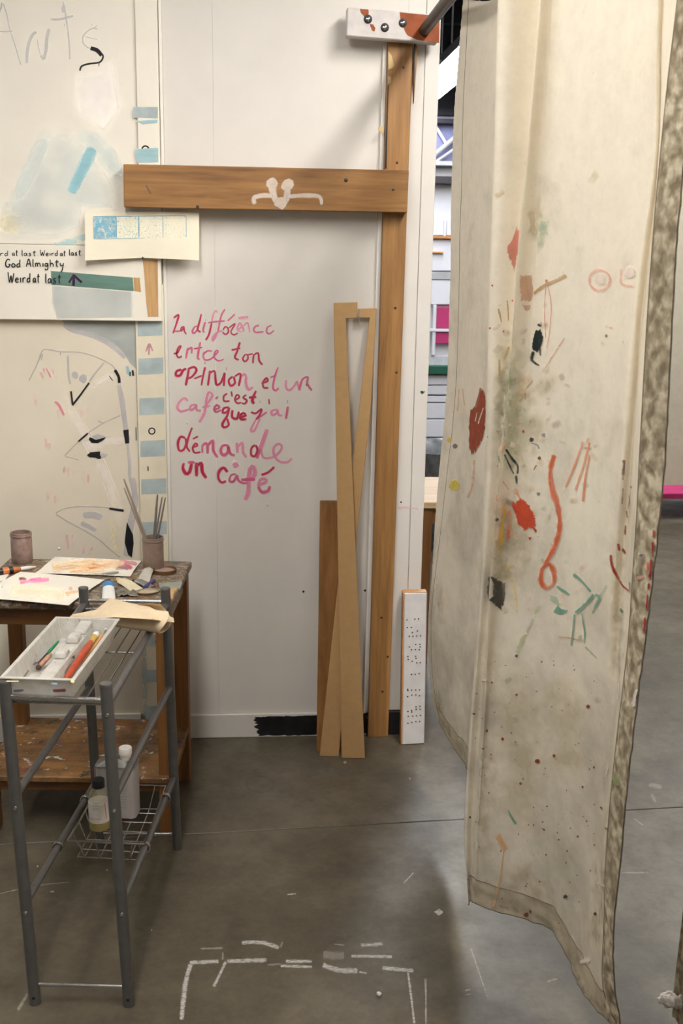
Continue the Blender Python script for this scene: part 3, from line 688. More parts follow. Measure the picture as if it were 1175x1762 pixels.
# upper board colour washes
mk = Marks(US, (0, 0, 2.9375))
mk.surf = plane_surf(lambda u, v: PY(u, v, -0.022), (0, -0.0016, 0)); mk.stroke([(470,745),(420,850),(360,975)], 75); mk.build('paint_wash', paintmat(C(120, 192, 208), 0.75, 0.7, 45, stretch=(1,1,2.5)), P_up, 'turquoise brush band')
mk = Marks(US, (0, 0, 2.9375))
mk.poly([(240,630),(345,630),(480,700),(590,850),(625,960),(622,1070),(440,1060),(430,1190),(280,1238),(60,1238),(-40,1200),(-40,1040),(60,1000),(150,820)], 0.5)
mk.build('paint_wash', paintmat(C(190, 202, 202), 0.6, 0.22, 9, soft=True), P_up, 'pale blue watery wash')
mk = Marks(plane_surf(lambda u, v: PY(u, v, -0.022), (0, -0.001, 0)), (0, 0, 2.9375), fade=True); mk.stroke([(250,640),(180,800),(60,1060)], 90); mk.stroke([(360,670),(480,720),(580,850),(615,960)], 110)
mk.build('paint_wash', paintmat(C(168, 192, 198), 0.5, 0.2, 14, soft=True), P_up)
mk = Marks(US, (0, 0, 2.9375)); mk.blob((50,1130), 75, 0.8); mk.build('paint_wash', paintmat(C(228, 214, 150), 0.4, 0.2, 14, soft=True), P_up)
mk = Marks(US, (0, 0, 2.9375)); mk.stroke([(270,1242),(360,1222),(440,1195)], 46); mk.build('paint_wash', paintmat(C(120, 184, 196), 0.7, 0.4, 30, soft=True), P_up)
mk = Marks(US, (0, 0, 2.9375)); mk.poly([(345,350),(600,250),(640,560),(540,720),(345,600)], 0.85); mk.build('paint_wash', paintmat(C(236, 232, 236), 0.5, 0.1, 10, soft=True), P_up)
TEAL = paintmat(C(92, 130, 118), 0.95, 0.25, 50, stretch=(.3,1,3))
mk = Marks(US2); mk.poly([(88,490),(231,501),(231,547),(96,549),(88,520)], 0.1); mk.build('paint_wash', paintmat(C(184, 190, 186), 0.75, 0.1, 12, soft=True), P_up2)
mk = Marks(plane_surf(lambda u, v: PY(u, v, -0.024), (0, -0.0009, 0))); mk.poly([(87,466),(229,477.5),(231,501),(88,490)], 0.03); mk.build('paint_band', TEAL, P_up2, 'muted green painted band')
mk = Marks(plane_surf(lambda u, v: PY(u, v, -0.024), (0, -0.0009, 0)), (140,355,5.595)); mk.poly([(500,685),(562,688),(575,825),(510,815)], 0.03); mk.poly([(592,512),(735,512),(742,1064),(640,1064),(625,930),(605,650)], 0.02)
mk.build('bare_wood_patch', paintmat(C(196, 156, 106), 1.0, 0.12, 50, stretch=(4,1,.4)), P_up2, 'unpainted tan wood patch')
# battens: blue bars
BLUEB = paintmat(C(172, 188, 190), 0.9, 0.15, 40); BLUEC = paintmat(C(140, 190, 200), 0.8, 0.5, 50, stretch=(.4,1,2))
mk = Marks(BS, (0, 540, 3.456))
for y0, y1, xa, xc in ((40,132,818,966),(262,360,822,972),(498,600,828,978),(752,850,834,982),(980,1072,840,990),(1235,1315,846,992),(1668,1738,856,996),(1905,1975,862,1000),(2115,2190,866,1004),(2330,2420,868,1006)):
    mk.poly([(xa,y0+4),(xc,y0-3),(xc,y1-4),(xa,y1+3)], 0.05)
mk.build('painted_bar', BLUEB, lowbat, 'pale blue painted bars')
mk = Marks(BS, (0, 540, 3.456)); mk.stroke([(885,245),(888,180)], 12); mk.stroke([(868,225),(888,180),(908,222)], 12); mk.build('painted_arrow', paintmat(C(190, 110, 135), 0.8, 0.5, 80), lowbat)
mk = Marks(BS, (0, 540, 3.456)); mk.ring((903,697), 18, 9); mk.stroke([(880,905),(881,935)], 8); mk.build('painted_ring', BLK, lowbat, 'small black ring')
mk = Marks(UBS, (0, 0, 2.9375))
mk.poly([(672,540),(800,540),(800,600),(672,595)], 0.15); mk.build('painted_bar', BLUEB, upbat)
mk = Marks(UBS, (0, 0, 2.9375)); mk.poly([(680,612),(800,604),(798,622),(720,630)], 0.2); mk.poly([(675,752),(803,745),(803,822),(690,824)], 0.15); mk.build('painted_bar', BLUEC, upbat)
mk = Marks(UBS, (0, 0, 2.9375)); mk.ring((735,755), 17, 9); mk.build('painted_ring', BLK, upbat)
# figures on the lower cream panel
FO = (50, 590, 4.636); S1 = WS; S2 = plane_surf(lambda u, v: PY(u, v, 0.0), (0, -0.0011, 0)); S3 = plane_surf(lambda u, v: PY(u, v, 0.0), (0, -0.0016, 0))
mk = Marks(S1, FO, fade=True); mk.stroke([(200,340),(400,650),(560,950),(700,1300),(720,1500)], 110); mk.stroke([(480,360),(600,290),(720,240)], 60); mk.stroke([(420,830),(600,790),(850,750)], 80)
mk.build('paint_wash', paintmat(C(216, 208, 206), 0.4, 0.15, 20, soft=True), P_low)
mk = Marks(S1, FO, fade=True)
for p in ([(85,225),(120,300)],[(110,190),(140,280)],[(135,195),(175,285)],[(180,200),(235,310)],[(40,400),(60,520)],[(225,520),(240,610)],[(405,520),(430,600)],[(440,500),(430,590)],[(470,500),(460,590)],[(280,970),(275,1050)],[(310,980),(320,1080)],[(360,1000),(350,1070)],[(430,1000),(435,1140)],[(470,1030),(470,1130)],[(300,1500),(310,1680)],[(345,1510),(340,1640)],[(440,1610),(430,1690)],[(500,1610),(480,1700)],[(130,740),(140,850)],[(160,780),(165,860)],[(150,1180),(150,1260)],[(210,1200),(205,1290)]):
    mk.stroke([p[0], ((p[0][0]+p[1][0])/2+3, (p[0][1]+p[1][1])/2), p[1]], 30)
mk.build('brush_flecks', PNKF, P_low, 'faint pink brush flecks')
mk = Marks(S2, FO); mk.stroke([(205,465),(240,500),(280,580)], 26); mk.stroke([(135,195),(172,275)], 12); mk.build('brush_flecks', PNKS, P_low)
mk = Marks(S2, FO)
for p, w_ in (([(0,300),(60,180),(110,60),(180,58),(250,70),(400,75),(530,110),(650,170),(690,215)],11),([(250,70),(250,100)],10),([(310,100),(315,250),(330,330)],20),([(600,155),(530,240),(480,310)],16),([(285,900),(400,780),(470,720),(590,640),(730,578)],12),([(550,622),(590,640)],12),([(215,1355),(290,1320),(400,1305),(560,1308),(640,1318)],11),([(215,1365),(300,1420),(450,1500),(560,1570),(650,1650),(725,1710)],13),([(55,190),(105,90),(98,140)],10),([(285,905),(400,935)],6)):
    mk.stroke(p, w_)
mk.build('drawn_line', GREYLINE, P_low, 'grey brushed outline of fan and leaf shapes')
mk = Marks(S2, FO); mk.blob((365,255), 34, 0.3, 0.85); mk.blob((430,285), 38, 0.3, 0.85); mk.poly([(500,745),(545,725),(600,740),(615,752),(560,770),(510,775)], 0.1); mk.poly([(570,870),(630,890),(610,910),(580,920)], 0.1)
mk.stroke([(430,1375),(510,1370),(585,1395)], 60); mk.stroke([(415,1435),(480,1465),(540,1495)], 46)
mk.stroke([(715,330),(740,450),(760,600),(775,700)], 44); mk.stroke([(785,800),(800,950),(805,1080),(830,1150)], 26); mk.stroke([(822,1080),(845,1250),(810,1450),(775,1700)], 60)
mk.build('painted_shape', LAV, P_low, 'lavender grey painted bands and ovals')
mk = Marks(S3, FO)
mk.stroke([(335,385),(348,490)], 14, 0, 1, True); mk.stroke([(346,497),(410,415),(480,318)], 15, 0, 1, True); mk.stroke([(685,215),(715,270),(720,318)], 24, 0.2, 1, True); mk.stroke([(640,262),(668,302)], 9); mk.stroke([(806,230),(806,265)], 10, 0, 1, True); mk.stroke([(826,218),(832,262)], 15, 0, 1, True)
mk.poly([(750,695),(795,688),(800,800),(768,805)], 0.04); mk.stroke([(395,785),(470,720)], 14, 0, 1, True)
mk.poly([(475,770),(485,750),(505,772),(545,778),(615,750),(600,772),(550,800),(500,797)], 0.05); mk.poly([(460,895),(490,870),(570,865),(566,890),(580,920),(555,927),(530,915),(480,912)], 0.05)
mk.stroke([(640,1320),(755,1338)], 17, 0, 1, True); mk.poly([(780,1425),(830,1530),(835,1600),(820,1715),(790,1690),(762,1590)], 0.05); mk.stroke([(853,670),(855,780)], 8)
mk.build('painted_shape', BLK, P_low, 'black painted accents')
mk = Marks(S3, FO); mk.poly([(772,185),(790,180),(805,225),(800,265),(780,240)], 0.2); mk.stroke([(858,0),(862,250),(866,480)], 12); mk.stroke([(868,620),(885,1100),(888,1350)], 12); mk.build('painted_line', paintmat(C(120, 180, 195), 0.85, 0.4, 60), P_low, 'cyan painted line')
mk = Marks(S2, FO); mk.stroke([(655,1400),(675,1550),(700,1690)], 44); mk.build('paint_wash', paintmat(C(206, 200, 130), 0.4, 0.3, 40, soft=True), P_low)
mk = Marks(S1, (0, 540, 3.456)); mk.poly([(370,36),(808,36),(809,150),(700,195),(660,180),(540,122),(420,92),(385,70)], 0.06); mk.poly([(690,150),(809,140),(812,330),(772,292),(740,240),(700,198)], 0.06); mk.build('painted_shape', paintmat(C(160, 166, 162), 0.85, 0.2, 20), P_low, 'grey green painted arch')
mk = Marks(S2, (0, 540, 3.456)); mk.stroke([(380,60),(430,98),(540,125),(660,185),(745,262)], 34); mk.build('painted_shape', LAV, P_low)
mk = Marks(plane_surf(lambda u, v: PY(u, v, -0.006), (0, -0.0008, 0)), (0, 800, 3.357)); mk.stroke([(830,900),(835,1200),(838,1450)], 34); mk.build('paint_wash', paintmat(C(140, 168, 172), 0.6, 0.3, 30, soft=True), lowbat)
bbp = bb.children[0]; mk = Marks(plane_surf(lambda u, v: PY(u, v, -0.011), (0, -.0006, 0)), rough=.5); mk.poly([(436,1234),(470,1232),(520,1231.5),(585,1229),(640,1226),(640,1262),(560,1264),(500,1265.5),(445,1266),(439,1252)], .04); mk.build('black_paint', paintmat(C(20, 20, 21), 1.0, .2, 60), bbp, 'black painted stretch with ragged end')
# small marks on the end sheet
mk = Marks(WS, (700, 300, 2.515)); mk.poly([(58,936),(68,945),(76,936),(77,944),(66,952),(58,946)], 0.1); mk.build('paint_spot', paintmat(C(40, 110, 70), 1, .1), wb)
mk = Marks(WS, (520, 840, 3.597)); mk.stroke([(590,120),(640,118),(720,125)], 16); mk.build('paint_smear', paintmat(C(205, 140, 150), 0.4, 0.4, 60), wb)

# ================================================================== PAINTERS TABLE
TX, TY, TRZ, TZ = -0.462, -0.437, R(-4.7), 0.69
def table_top_mat():
    m, nt, N, L, b = newmat('paint_crusted_wood')
    v = coords(nt, 'World'); base = ramp(nt, tex_noise(nt, 1, 5, 0.6, coords(nt, 'World', (3, 30, 30))), [(0.35, C(110, 72, 36)), (0.65, C(158, 112, 62))])
    n = tex_noise(nt, 26, 6, 0.75, v, 1.2); n2 = tex_noise(nt, 60, 5, 0.7, v, 0.8)
    c = mix(nt, ramp(nt, n, [(0.4, 0.0), (0.48, 0.95)]), base, ramp(nt, n2, [(0.3, C(45, 44, 40)), (0.5, C(112, 100, 84)), (0.62, C(176, 166, 150)), (0.75, C(205, 200, 190))]))
    n3 = tex_noise(nt, 14, 4, 0.7, v, 0.5); c = mix(nt, ramp(nt, n3, [(0.64, 0.0), (0.7, 0.8)]), c, C(40, 38, 36))
    L.new(c, b.inputs['Base Color']); b.inputs['Roughness'].default_value = 0.55; bump(nt, b, n, 0.4, 0.002); return m
def shelf_mat():
    m, nt, N, L, b = newmat('spattered_shelf_wood')
    v = coords(nt, 'World'); base = ramp(nt, tex_noise(nt, 1, 5, 0.65, coords(nt, 'World', (3, 14, 14))), [(0.33, C(104, 68, 32)), (0.66, C(160, 116, 66))])
    c = mix(nt, ramp(nt, tex_noise(nt, 12, 6, 0.75, v), [(0.44, 0.0), (0.62, 0.75)]), base, C(78, 62, 46))
    for sc, col, t in ((30, C(200, 196, 188), 0.63), (23, C(140, 66, 76), 0.64), (26, C(74, 80, 132), 0.66), (20, C(44, 38, 32), 0.63), (33, C(96, 126, 100), 0.66)):
        c = mix(nt, ramp(nt, tex_noise(nt, sc, 3, 0.6, v, 0.4), [(t, 0.0), (t+0.03, 0.85)]), c, col)
    L.new(c, b.inputs['Base Color']); b.inputs['Roughness'].default_value = 0.6; return m
CRUST, SHELF = table_top_mat(), shelf_mat()
tbl = empty('painters_table', (TX, TY, 0), TRZ); tag(tbl, 'small wooden work table crusted with dried paint against the wall', 'table')
hw, hd = 0.275, 0.208
MB().box(-hw, hw, -hd, hd, TZ-0.022, TZ).build('tabletop', CRUST, tbl, bevel=0.004, local=True)
lw = 0.042
for sx in (-1, 1):
    for sy in (-1, 1):
        cx, cy = sx*(hw-0.006-lw/2), sy*(hd-0.03-lw/2)
        MB().box(cx-lw/2, cx+lw/2, cy-lw/2, cy+lw/2, 0.0, TZ-0.022).build('leg', TWOOD, tbl, bevel=0.002, local=True)
DRIP = paintmat
for sy in (-1, 1): MB().box(-hw+lw+.006, hw-lw-.006, sy*(hd-.05)-.01, sy*(hd-.05)+.01, TZ-0.078, TZ-0.022).build('apron', TWOODX, tbl, bevel=0.002, local=True)
for sx in (-1, 1): MB().box(sx*(hw-.027)-.01, sx*(hw-.027)+.01, -hd+.072, hd-.072, TZ-0.078, TZ-0.022).build('apron', CRUST, tbl, bevel=0.002, local=True)
MB().box(-hw+.01, hw-.008, -hd+.012, hd-.012, 0.163, 0.181).build('shelf', SHELF, tbl, bevel=0.003, local=True)
for sy in (-1, 1): MB().box(-hw+lw+.006, hw-lw-.006, sy*(hd-.05)-.01, sy*(hd-.05)+.01, 0.125, 0.163).build('shelf_rail', TWOODX, tbl, bevel=0.002, local=True)
for sx in (-1, 1): MB().box(sx*(hw-.027)-.01, sx*(hw-.027)+.01, -hd+.072, hd-.072, 0.125, 0.163).build('shelf_rail', TWOOD, tbl, bevel=0.002, local=True)

# ------------------------------------------------------------------ things on the table
def sheet_on(name, pts, z, label, th=0.0012, curl=0.006):
    P = [PZ(u, v, z) for u, v in pts]
    e = empty(name, (sum(p.x for p in P)/4, sum(p.y for p in P)/4, z)); tag(e, label, 'paper')
    rows = []
    for i in range(9):
        s = i/8; r = []
        for k in range(9):
            t = k/8; p = (P[0].lerp(P[1], t)).lerp(P[3].lerp(P[2], t), s)
            d = max(abs(2*s-1), abs(2*t-1)); p = p+Vector((0, 0, th+curl*max(0, d-.6)*abs(math.sin(3*s+2*t+1))))
            r.append(p)
        rows.append(r)
    MB().grid(rows).build('sheet', PAPERW, e, smooth=True)
    bv = BVHTree.FromPolygons([p for r in rows for p in r], [(r*9+c, r*9+c+1, (r+1)*9+c+1, (r+1)*9+c) for r in range(8) for c in range(8)])
    return e, bvh_surf(bv, 0.0008)
PAPERW = plain('sketch_paper', C(232, 226, 212), 0.7, var=0.02)
PAINT_BG[0] = (0.72, 0.68, 0.6)
e, sf = sheet_on('painted_sheet', [(94.5,960),(243,966),(224,993),(60,988)], TZ+0.001, 'paint-splashed paper sheet lying at the back of the table by the brush jar')
for col, op, items in ((C(238,196,140),.8,[([(90,978),(150,970),(215,972)],22),([(120,984),(180,980)],14)]),(C(236,170,100),.8,[([(150,974),(185,972)],10),([(135,978),(170,977)],8)]),(C(192,40,100),.9,[([(205,965),(225,968),(236,972)],9),([(212,972),(228,978)],9)]),(C(130,50,82),.9,[([(198,978),(215,976),(222,980)],10)]),(C(66,70,66),.9,[([(150,990),(180,988),(205,985)],6)]),(C(220,110,160),.6,[([(92,988),(108,988)],6)])):
    mk = Marks(sf)
    for p, w_ in items: mk.stroke(p, w_)
    mk.build('paint_splash', paintmat(col, op, 0.3, 45, soft=True), e)
e2, sf = sheet_on('painted_sheet', [(35,986),(180,998.5),(118,1043),(-48,1030)], TZ+0.005, 'paint-daubed white paper sheet overhanging the front of the table', curl=0.008)
for col, op, items in ((C(238,214,180),.7,[([(20,1015),(60,1018),(110,1024)],26)]),(C(232,80,165),.85,[([(34,1002),(55,1000),(85,997)],9),([(50,999),(72,996)],8)]),(C(130,12,34),1,[([(32,997),(40,996),(47,999)],7)]),(C(245,150,40),.9,[([(118,1013),(125,1014)],8),([(112,1021),(135,1018)],5)]),(C(232,205,60),.9,[([(114,1025),(120,1024)],4)]),(C(90,180,200),.7,[([(0,1010),(6,1009)],5)])):
    mk = Marks(sf)
    for p, w_ in items: mk.stroke(p, w_)
    mk.build('paint_splash', paintmat(col, op, 0.3, 45, soft=True), e2)
tag(MB().prism([PZ(u, v, TZ+0.0004) for u, v in ((-30,1003),(-10,984),(18,985),(8,1000))], (0,0,.002)).build('paper_scrap', PAPERW), 'small white paper scrap at the left edge of the table', 'paper')

def jar(name, u, v, r, h, mat, label, inner):
    c = PZ(u, v, TZ); e = empty(name, c); tag(e, label, 'jar')
    MB().lathe(c, [(r*.93, .0005), (r, .004), (r, h*.8), (r*.97, h*.84), (r*.97, h*.87), (r*1.04, h*.885), (r*1.04, h*.93), (r, h*.94), (r*1.02, h*.99), (r*.98, h), (r*.9, h*.99), (r*.9, .012), (0, .012)], 28).build('body', mat, e, smooth=True)
    MB().lathe(c+Vector((0,0,h*.55)), [(r*.89, 0), (0, .001)], 24).build('murky_water', inner, e, smooth=True)
    return c
JARM = plain('murky_jar', C(138, 118, 104), 0.3, var=0.14, vscale=30, bmp=0.0)
JARR = plain('pinkish_jar', C(150, 126, 116), 0.35, var=0.2, vscale=35)
cj = jar('brush_jar', 264, 979, 0.031, 0.098, JARM, 'brown murky glass jar holding brushes at the right of the table', plain('murk', C(110,85,70), .3))
jar('paint_jar', 38.5, 967, 0.031, 0.092, JARR, 'pink-stained glass jar standing at the left of the table', plain('maroon_murk', C(120,30,50), .3))
def brush(name, p0, p1, r, hcol, label, ferrule=None, tip=None, fl=(0.72, 0.86), group=None, cat='brush'):
    """handle end p0 to bristle tip p1"""
    p0, p1 = Vector(p0), Vector(p1); e = empty(name, p0); tag(e, label, cat, group)
    L = lambda t: p0.lerp(p1, t); a, b = fl
    MB().tube([L(0), L(.04), L(.2), L(a*.85), L(a)], [r*.5, r*.8, r*1.0, r*1.15, r*.8], 10).build('handle', hcol, e, smooth=True)
    if ferrule: MB().tube([L(a), L((a+b)/2), L(b)], [r*.85, r*.9, r*.95], 10).build('ferrule', ferrule, e, smooth=True)
    if tip: MB().tube([L(b), L((b+1)/2), L(1)], [r*1.0, r*1.05, r*.35], 10).build('bristles', tip, e, smooth=True)
    return e
HG = plain('grey_handle', C(120, 112, 106), 0.4); HB = plain('pale_handle', C(150, 136, 122), 0.4); SILV = plain('ferrule_metal', C(190, 186, 178), 0.3, 0.9); BRIS = plain('dark_bristle', C(70, 50, 40), 0.9); REDT = plain('red_tip', C(180, 60, 50), .5)
def jb(u0, v0, lab, r, m1, du, tipu, tipv):
    top = PY(tipu, tipv, cj.y+du); bot = Vector((cj.x+(u0)*.001, cj.y+du*0.3, TZ+.014))
    brush('paint_brush', top, bot, r, m1, lab, SILV, BRIS, (.75, .88), 'brushes in the jar')
jb(8, 0, 'long pale brush leaning far left out of the brown jar, red handle tip', .0032, HB, .004, 213, 824)
jb(4, 0, 'thin pale brush leaning left out of the brown jar, just below the longest', .0028, HB, -.006, 213.5, 839)
jb(-4, 0, 'grey brush standing upright in the middle of the brown jar', .0036, HG, .006, 271, 851)
jb(-8, 0, 'thin grey brush leaning slightly right in the brown jar', .0026, HG, -.004, 279, 855)
jb(-2, 0, 'thinnest grey brush at the far right of the brown jar', .0026, HG, .01, 284.5, 856)
# lid, tubes, palette odds and ends
c = PZ(284, 985, TZ); e = empty('jar_lid', c); tag(e, 'brown metal jar lid lying open beside the brush jar', 'lid')
LIDM = plain('lid_brass', C(112, 88, 58), 0.4, 0.4, 0.15)
MB().lathe(c, [(.033, .0004), (.034, .011), (.0325, .012), (.031, .010), (.030, .0035), (0, .003)], 28).build('rim', LIDM, e, smooth=True)
MB().lathe(c+Vector((0,0,.0036)), [(.0295, 0), (.028, .003), (0, .0035)], 24).build('dried_paint', plain('dusty_pink', C(160, 132, 124), .6), e, smooth=True)
def tube_of_paint(p0, p1, wd, body, label, cap, capc=None, z=TZ, band=None):
    """p0: cap end pixel, p1: crimped end pixel"""
    a, b = PZ(*p0, z+.008), PZ(*p1, z+.004); d = (b-a).normalized(); s = d.cross(Vector((0,0,1))).normalized(); L = (b-a).length
    e = empty('paint_tube', a); tag(e, label, 'paint tube'); up = Vector((0,0,1))
    def ring(t, w, h, zc): 
        o = a+d*L*t; o = Vector((o.x, o.y, z+zc))
        return [o+s*w*math.cos(q)+up*h*math.sin(q) for q in [2*math.pi*k/12 for k in range(12)]]
    def loft(rs):
        m = MB(); V = [[m.bm.verts.new(p) for p in r] for r in rs]
        for A, B2 in zip(V, V[1:]):
            for k in range(12): m.bm.faces.new((A[k], A[(k+1)%12], B2[(k+1)%12], B2[k]))
        m.bm.faces.new(V[0]); m.bm.faces.new(list(reversed(V[-1]))); return m
    w = wd/2
    loft([ring(.17, w*.55, .006, .0075), ring(.2, w, .0085, .009), ring(.45, w*1.05, .0085, .009), ring(.8, w*1.15, .004, .005), ring(1.0, w*1.2, .001, .0022)]).build('body', body, e, smooth=True)
    loft([ring(.0, w*.5, .0062, .0075), ring(.02, w*.55, .0068, .0075), ring(.165, w*.55, .0068, .0075)]).build('cap', cap, e, smooth=True)
    if band: loft([ring(.21, w*1.02, .0088, .0091), ring(.34, w*1.05, .009, .0091), ring(.46, w*1.08, .0087, .0091)]).build('label_band', band, e, smooth=True)
    return e
TW = plain('tube_white', C(226, 224, 220), 0.4, var=0.03); CAPB = plain('cap_black', C(26, 26, 28), .4); BLUE = plain('tube_blue', C(36, 128, 190), .4); TCREAM = plain('tube_cream', C(214, 202, 170), .45); TGREY = plain('tube_grey', C(190, 186, 172), .45); CAPW = plain('cap_cream', C(205, 190, 140), .5)
tube_of_paint((186.5,999), (187,1031), .03, TW, 'white paint tube with a bright blue band lying towards the rack', CAPB, band=BLUE)
tube_of_paint((203,997), (240,1017), .034, TCREAM, 'crumpled cream paint tube lying in front of the brush jar', CAPW)
tube_of_paint((257,978), (246,1000), .03, TGREY, 'small greyish white paint tube lying beside the jar lid', CAPW)
p0, p1 = PZ(265, 999, TZ+.006), PZ(246, 1013, TZ+.006)
e = empty('crayon', p0); tag(e, 'dark violet crayon lying by the cream paint tube', 'crayon')
VIO = plain('violet_wrap', C(72, 66, 122), .5)
MB().tube([p0, p0.lerp(p1, .88)], .0055, 10).build('barrel', VIO, e, smooth=True); MB().tube([p0.lerp(p1, .88), p1], [.005, .001], 10).build('tip', plain('violet_wax', C(50, 44, 96), .5), e, smooth=True)
c = PZ(255, 1020, TZ); e = empty('oval_dish', c, R(20)); tag(e, 'small oval dish of dried beige paint behind the rack', 'dish')
MB().lathe((0,0,0), [(.03, .0005), (.034, .006), (.032, .0065), (.028, .004), (0, .0035)], 24, sx=1.0, sy=.75).build('rim', plain('dish_grey', C(120, 112, 98), .5), e, smooth=True, local=True)
MB().lathe((0,0,.0036), [(.027, .0), (.02, .003), (0, .0035)], 20, sx=1, sy=.75).build('dried_paint', plain('beige_crust', C(176, 158, 130), .7, var=.12, vscale=60), e, smooth=True, local=True)
gl = [PZ(u, v, TZ+.001) for u, v in ((272,1005),(314,1004),(310,1015),(276,1017))]
tag(MB().prism(gl, (0,0,.005)).build('glass_slab', plain('dusty_glass', C(150, 152, 138), .15, var=.1), bevel=.001), 'thick dusty glass slab at the right edge of the table', 'glass slab')
wk = [PZ(u, v, TZ+.0005) for u, v in ((277,1019),(306,1017),(300,1024),(297,1036),(284,1030))]
tag(MB().prism(wk, (0,0,.009)).build('wood_offcut', plain('beige_offcut', C(196, 160, 110), .6, var=.1, vscale=40), bevel=.002), 'beige paint-smeared offcut at the front right table corner', 'offcut')
tube_of_paint((228,1000), (262,1009), .022, plain('tube_foil', C(150, 146, 138), .3, .6, .15, 60), 'flattened foil paint tube between the cream tube and the glass slab', CAPB)
rg_ = empty('paint_rag', PZ(205, 1022, TZ)); tag(rg_, 'small stiff grey rag lying between the blue-banded tube and the oval dish', 'rag')
rr = []
for i in range(9):
    r = []
    for k in range(11):
        p = PZ(200+k*3.6+2*math.sin(i), 1012+i*1.9, TZ+.001); p.z += .004+.006*noise.noise(Vector((i*.7, k*.7, 4))); p.z = max(p.z, TZ+.0008); r.append(p)
    rr.append(r)
MB().grid(rr).build('cloth', plain('rag_grey', C(122, 114, 100), .9, var=.25, vscale=60), rg_, smooth=True)
# orange-handled wide brush at left
h0, h1 = PZ(-14, 986, TZ+.011), PZ(62, 975, TZ+.009)
e = empty('paint_brush', h0); tag(e, 'orange flat brush with black bands lying at the left of the table', 'brush')
ORW = plain('orange_handle', C(206, 122, 66), .4); L = lambda t: h0.lerp(h1, t)
MB().tube([L(0), L(.2), L(.45), L(.64)], [.007, .0105, .0105, .006], 12).build('handle', ORW, e, smooth=True)
for t in (.14, .37): MB().tube([L(t), L(t+.09)], .0112, 12).build('black_band', CAPB, e, smooth=True)
MB().tube([L(.63), L(.8), L(1)], [.0055, .006, .002], 10).build('bristles', TW, e, smooth=True)

# ================================================================== STEEL RACK
FL, FR, BRr, BLr = Vector((-.4655,-1.332,0)), Vector((-.2622,-1.35,0)), Vector((-.1975,-.712,0)), Vector((-.408,-.70,0))
FLt, FRt, BRt, BLt = Vector((-.4925,-1.33,.746)), Vector((-.2876,-1.354,.746)), Vector((-.2155,-.7105,.746)), Vector((-.4262,-.70,.746))
rk = empty('steel_rack', (-.335, -1.02, 0)); tag(rk, 'grey tubular steel rack with a wire top shelf in the foreground', 'rack')
legs = [(FL, FLt), (FR, FRt), (BRr, BRt), (BLr, BLt)]
for a, b in legs:
    l = MB().tube([a+Vector((0,0,.001)), a.lerp(b, .5), b], .0128, 16).build('leg', STEEL, rk, smooth=True)
    MB().lathe(b, [(.0132, -.002), (.0132, .001), (.012, .0035), (0, .0045)], 16).build('end_cap', STEEL, l, smooth=True)
at = lambda leg, z: leg[0].lerp(leg[1], z/.746)
def rail(l0, z0, l1, z1, r=.0085, mat=STEEL, name='rail'):
    return MB().tube([at(l0, z0), at(l1, z1)], r, 12).build(name, mat, rk, smooth=True)
lFL, lFR, lBR, lBL = legs
rail(lFR, .703, lBR, .703, .0088); rail(lFL, .703, lBL, .703, .0088)
rail(lFR, .494, lBR, .474); rail(lFL, .494, lBL, .474)
rail(lFR, .2485, lBR, .212); rail(lFL, .2455, lBL, .2)
rail(lFL, .714, lFR, .711, .0062, CHROME, 'crossbar'); rail(lBL, .714, lBR, .711, .0055, CHROME, 'crossbar')
rail(lFL, .046, lFR, .0445, .0045, CHROME, 'crossbar'); rail(lBL, .046, lBR, .0445, .0045, CHROME, 'crossbar')
for k in range(1, 8):
    t = k/8; a = at(lFL, .70).lerp(at(lFR, .70), t); b = at(lBL, .70).lerp(at(lBR, .70), t)
    MB().tube([a+(b-a)*.02, a+(b-a)*.98], .0017, 6).build('shelf_wire', CHROME, rk, smooth=True)
for t in (.02, .48, .97):
    a = at(lFL, .6975).lerp(at(lBL, .6975), t); b = at(lFR, .6975).lerp(at(lBR, .6975), t)
    MB().tube([a, b], .0026, 6).build('shelf_wire', CHROME, rk, smooth=True)
for l, zs in ((lFR, (.703, .49, .248)), (lFL, (.49, .2455))):
    for z in zs:
        p = at(l, z)+Vector((.001, -.0125, -.018)); MB().lathe(p, [(.0042, 0), (.0036, .002), (0, .003)], 10, (0,-1,0)).build('screw_head', CHROME, rk, smooth=True)
for l in (lFL, lFR):
    p = at(l, .02)+Vector((0, -.0128, 0)); MB().lathe(p, [(.0035, 0), (0, .0006)], 10, (0,-1,0)).build('screw_hole', BLACK, rk)

# plastic tray
def plastic():
    m, nt, N, L, b = newmat('milky_plastic')
    v = coords(nt, 'World'); c = ramp(nt, tex_noise(nt, 40, 5, .7, v), [(.4, C(214, 210, 200)), (.62, C(230, 227, 220))])
    c = mix(nt, ramp(nt, tex_noise(nt, 75, 3, .6, v), [(.66, 0.0), (.72, .6)]), c, C(150, 120, 120))
    L.new(c, b.inputs['Base Color']); b.inputs['Roughness'].default_value = .35
    tr = N.new('ShaderNodeBsdfTranslucent'); L.new(c, tr.inputs[0]); mx = N.new('ShaderNodeMixShader'); mx.inputs[0].default_value = .35
    L.new(b.outputs[0], mx.inputs[1]); L.new(tr.outputs[0], mx.inputs[2]); L.new(mx.outputs[0], N['Material Output'].inputs[0]); return m
PLAS = plastic()
T0 = Vector((-.402, -1.152, .7035)); TRz = R(-7.2)
tr = empty('plastic_tray', T0, TRz); tag(tr, 'milky plastic compartment tray of brushes resting on the steel rack', 'tray')
TL, TW_, TH_ = .191, .077, .053
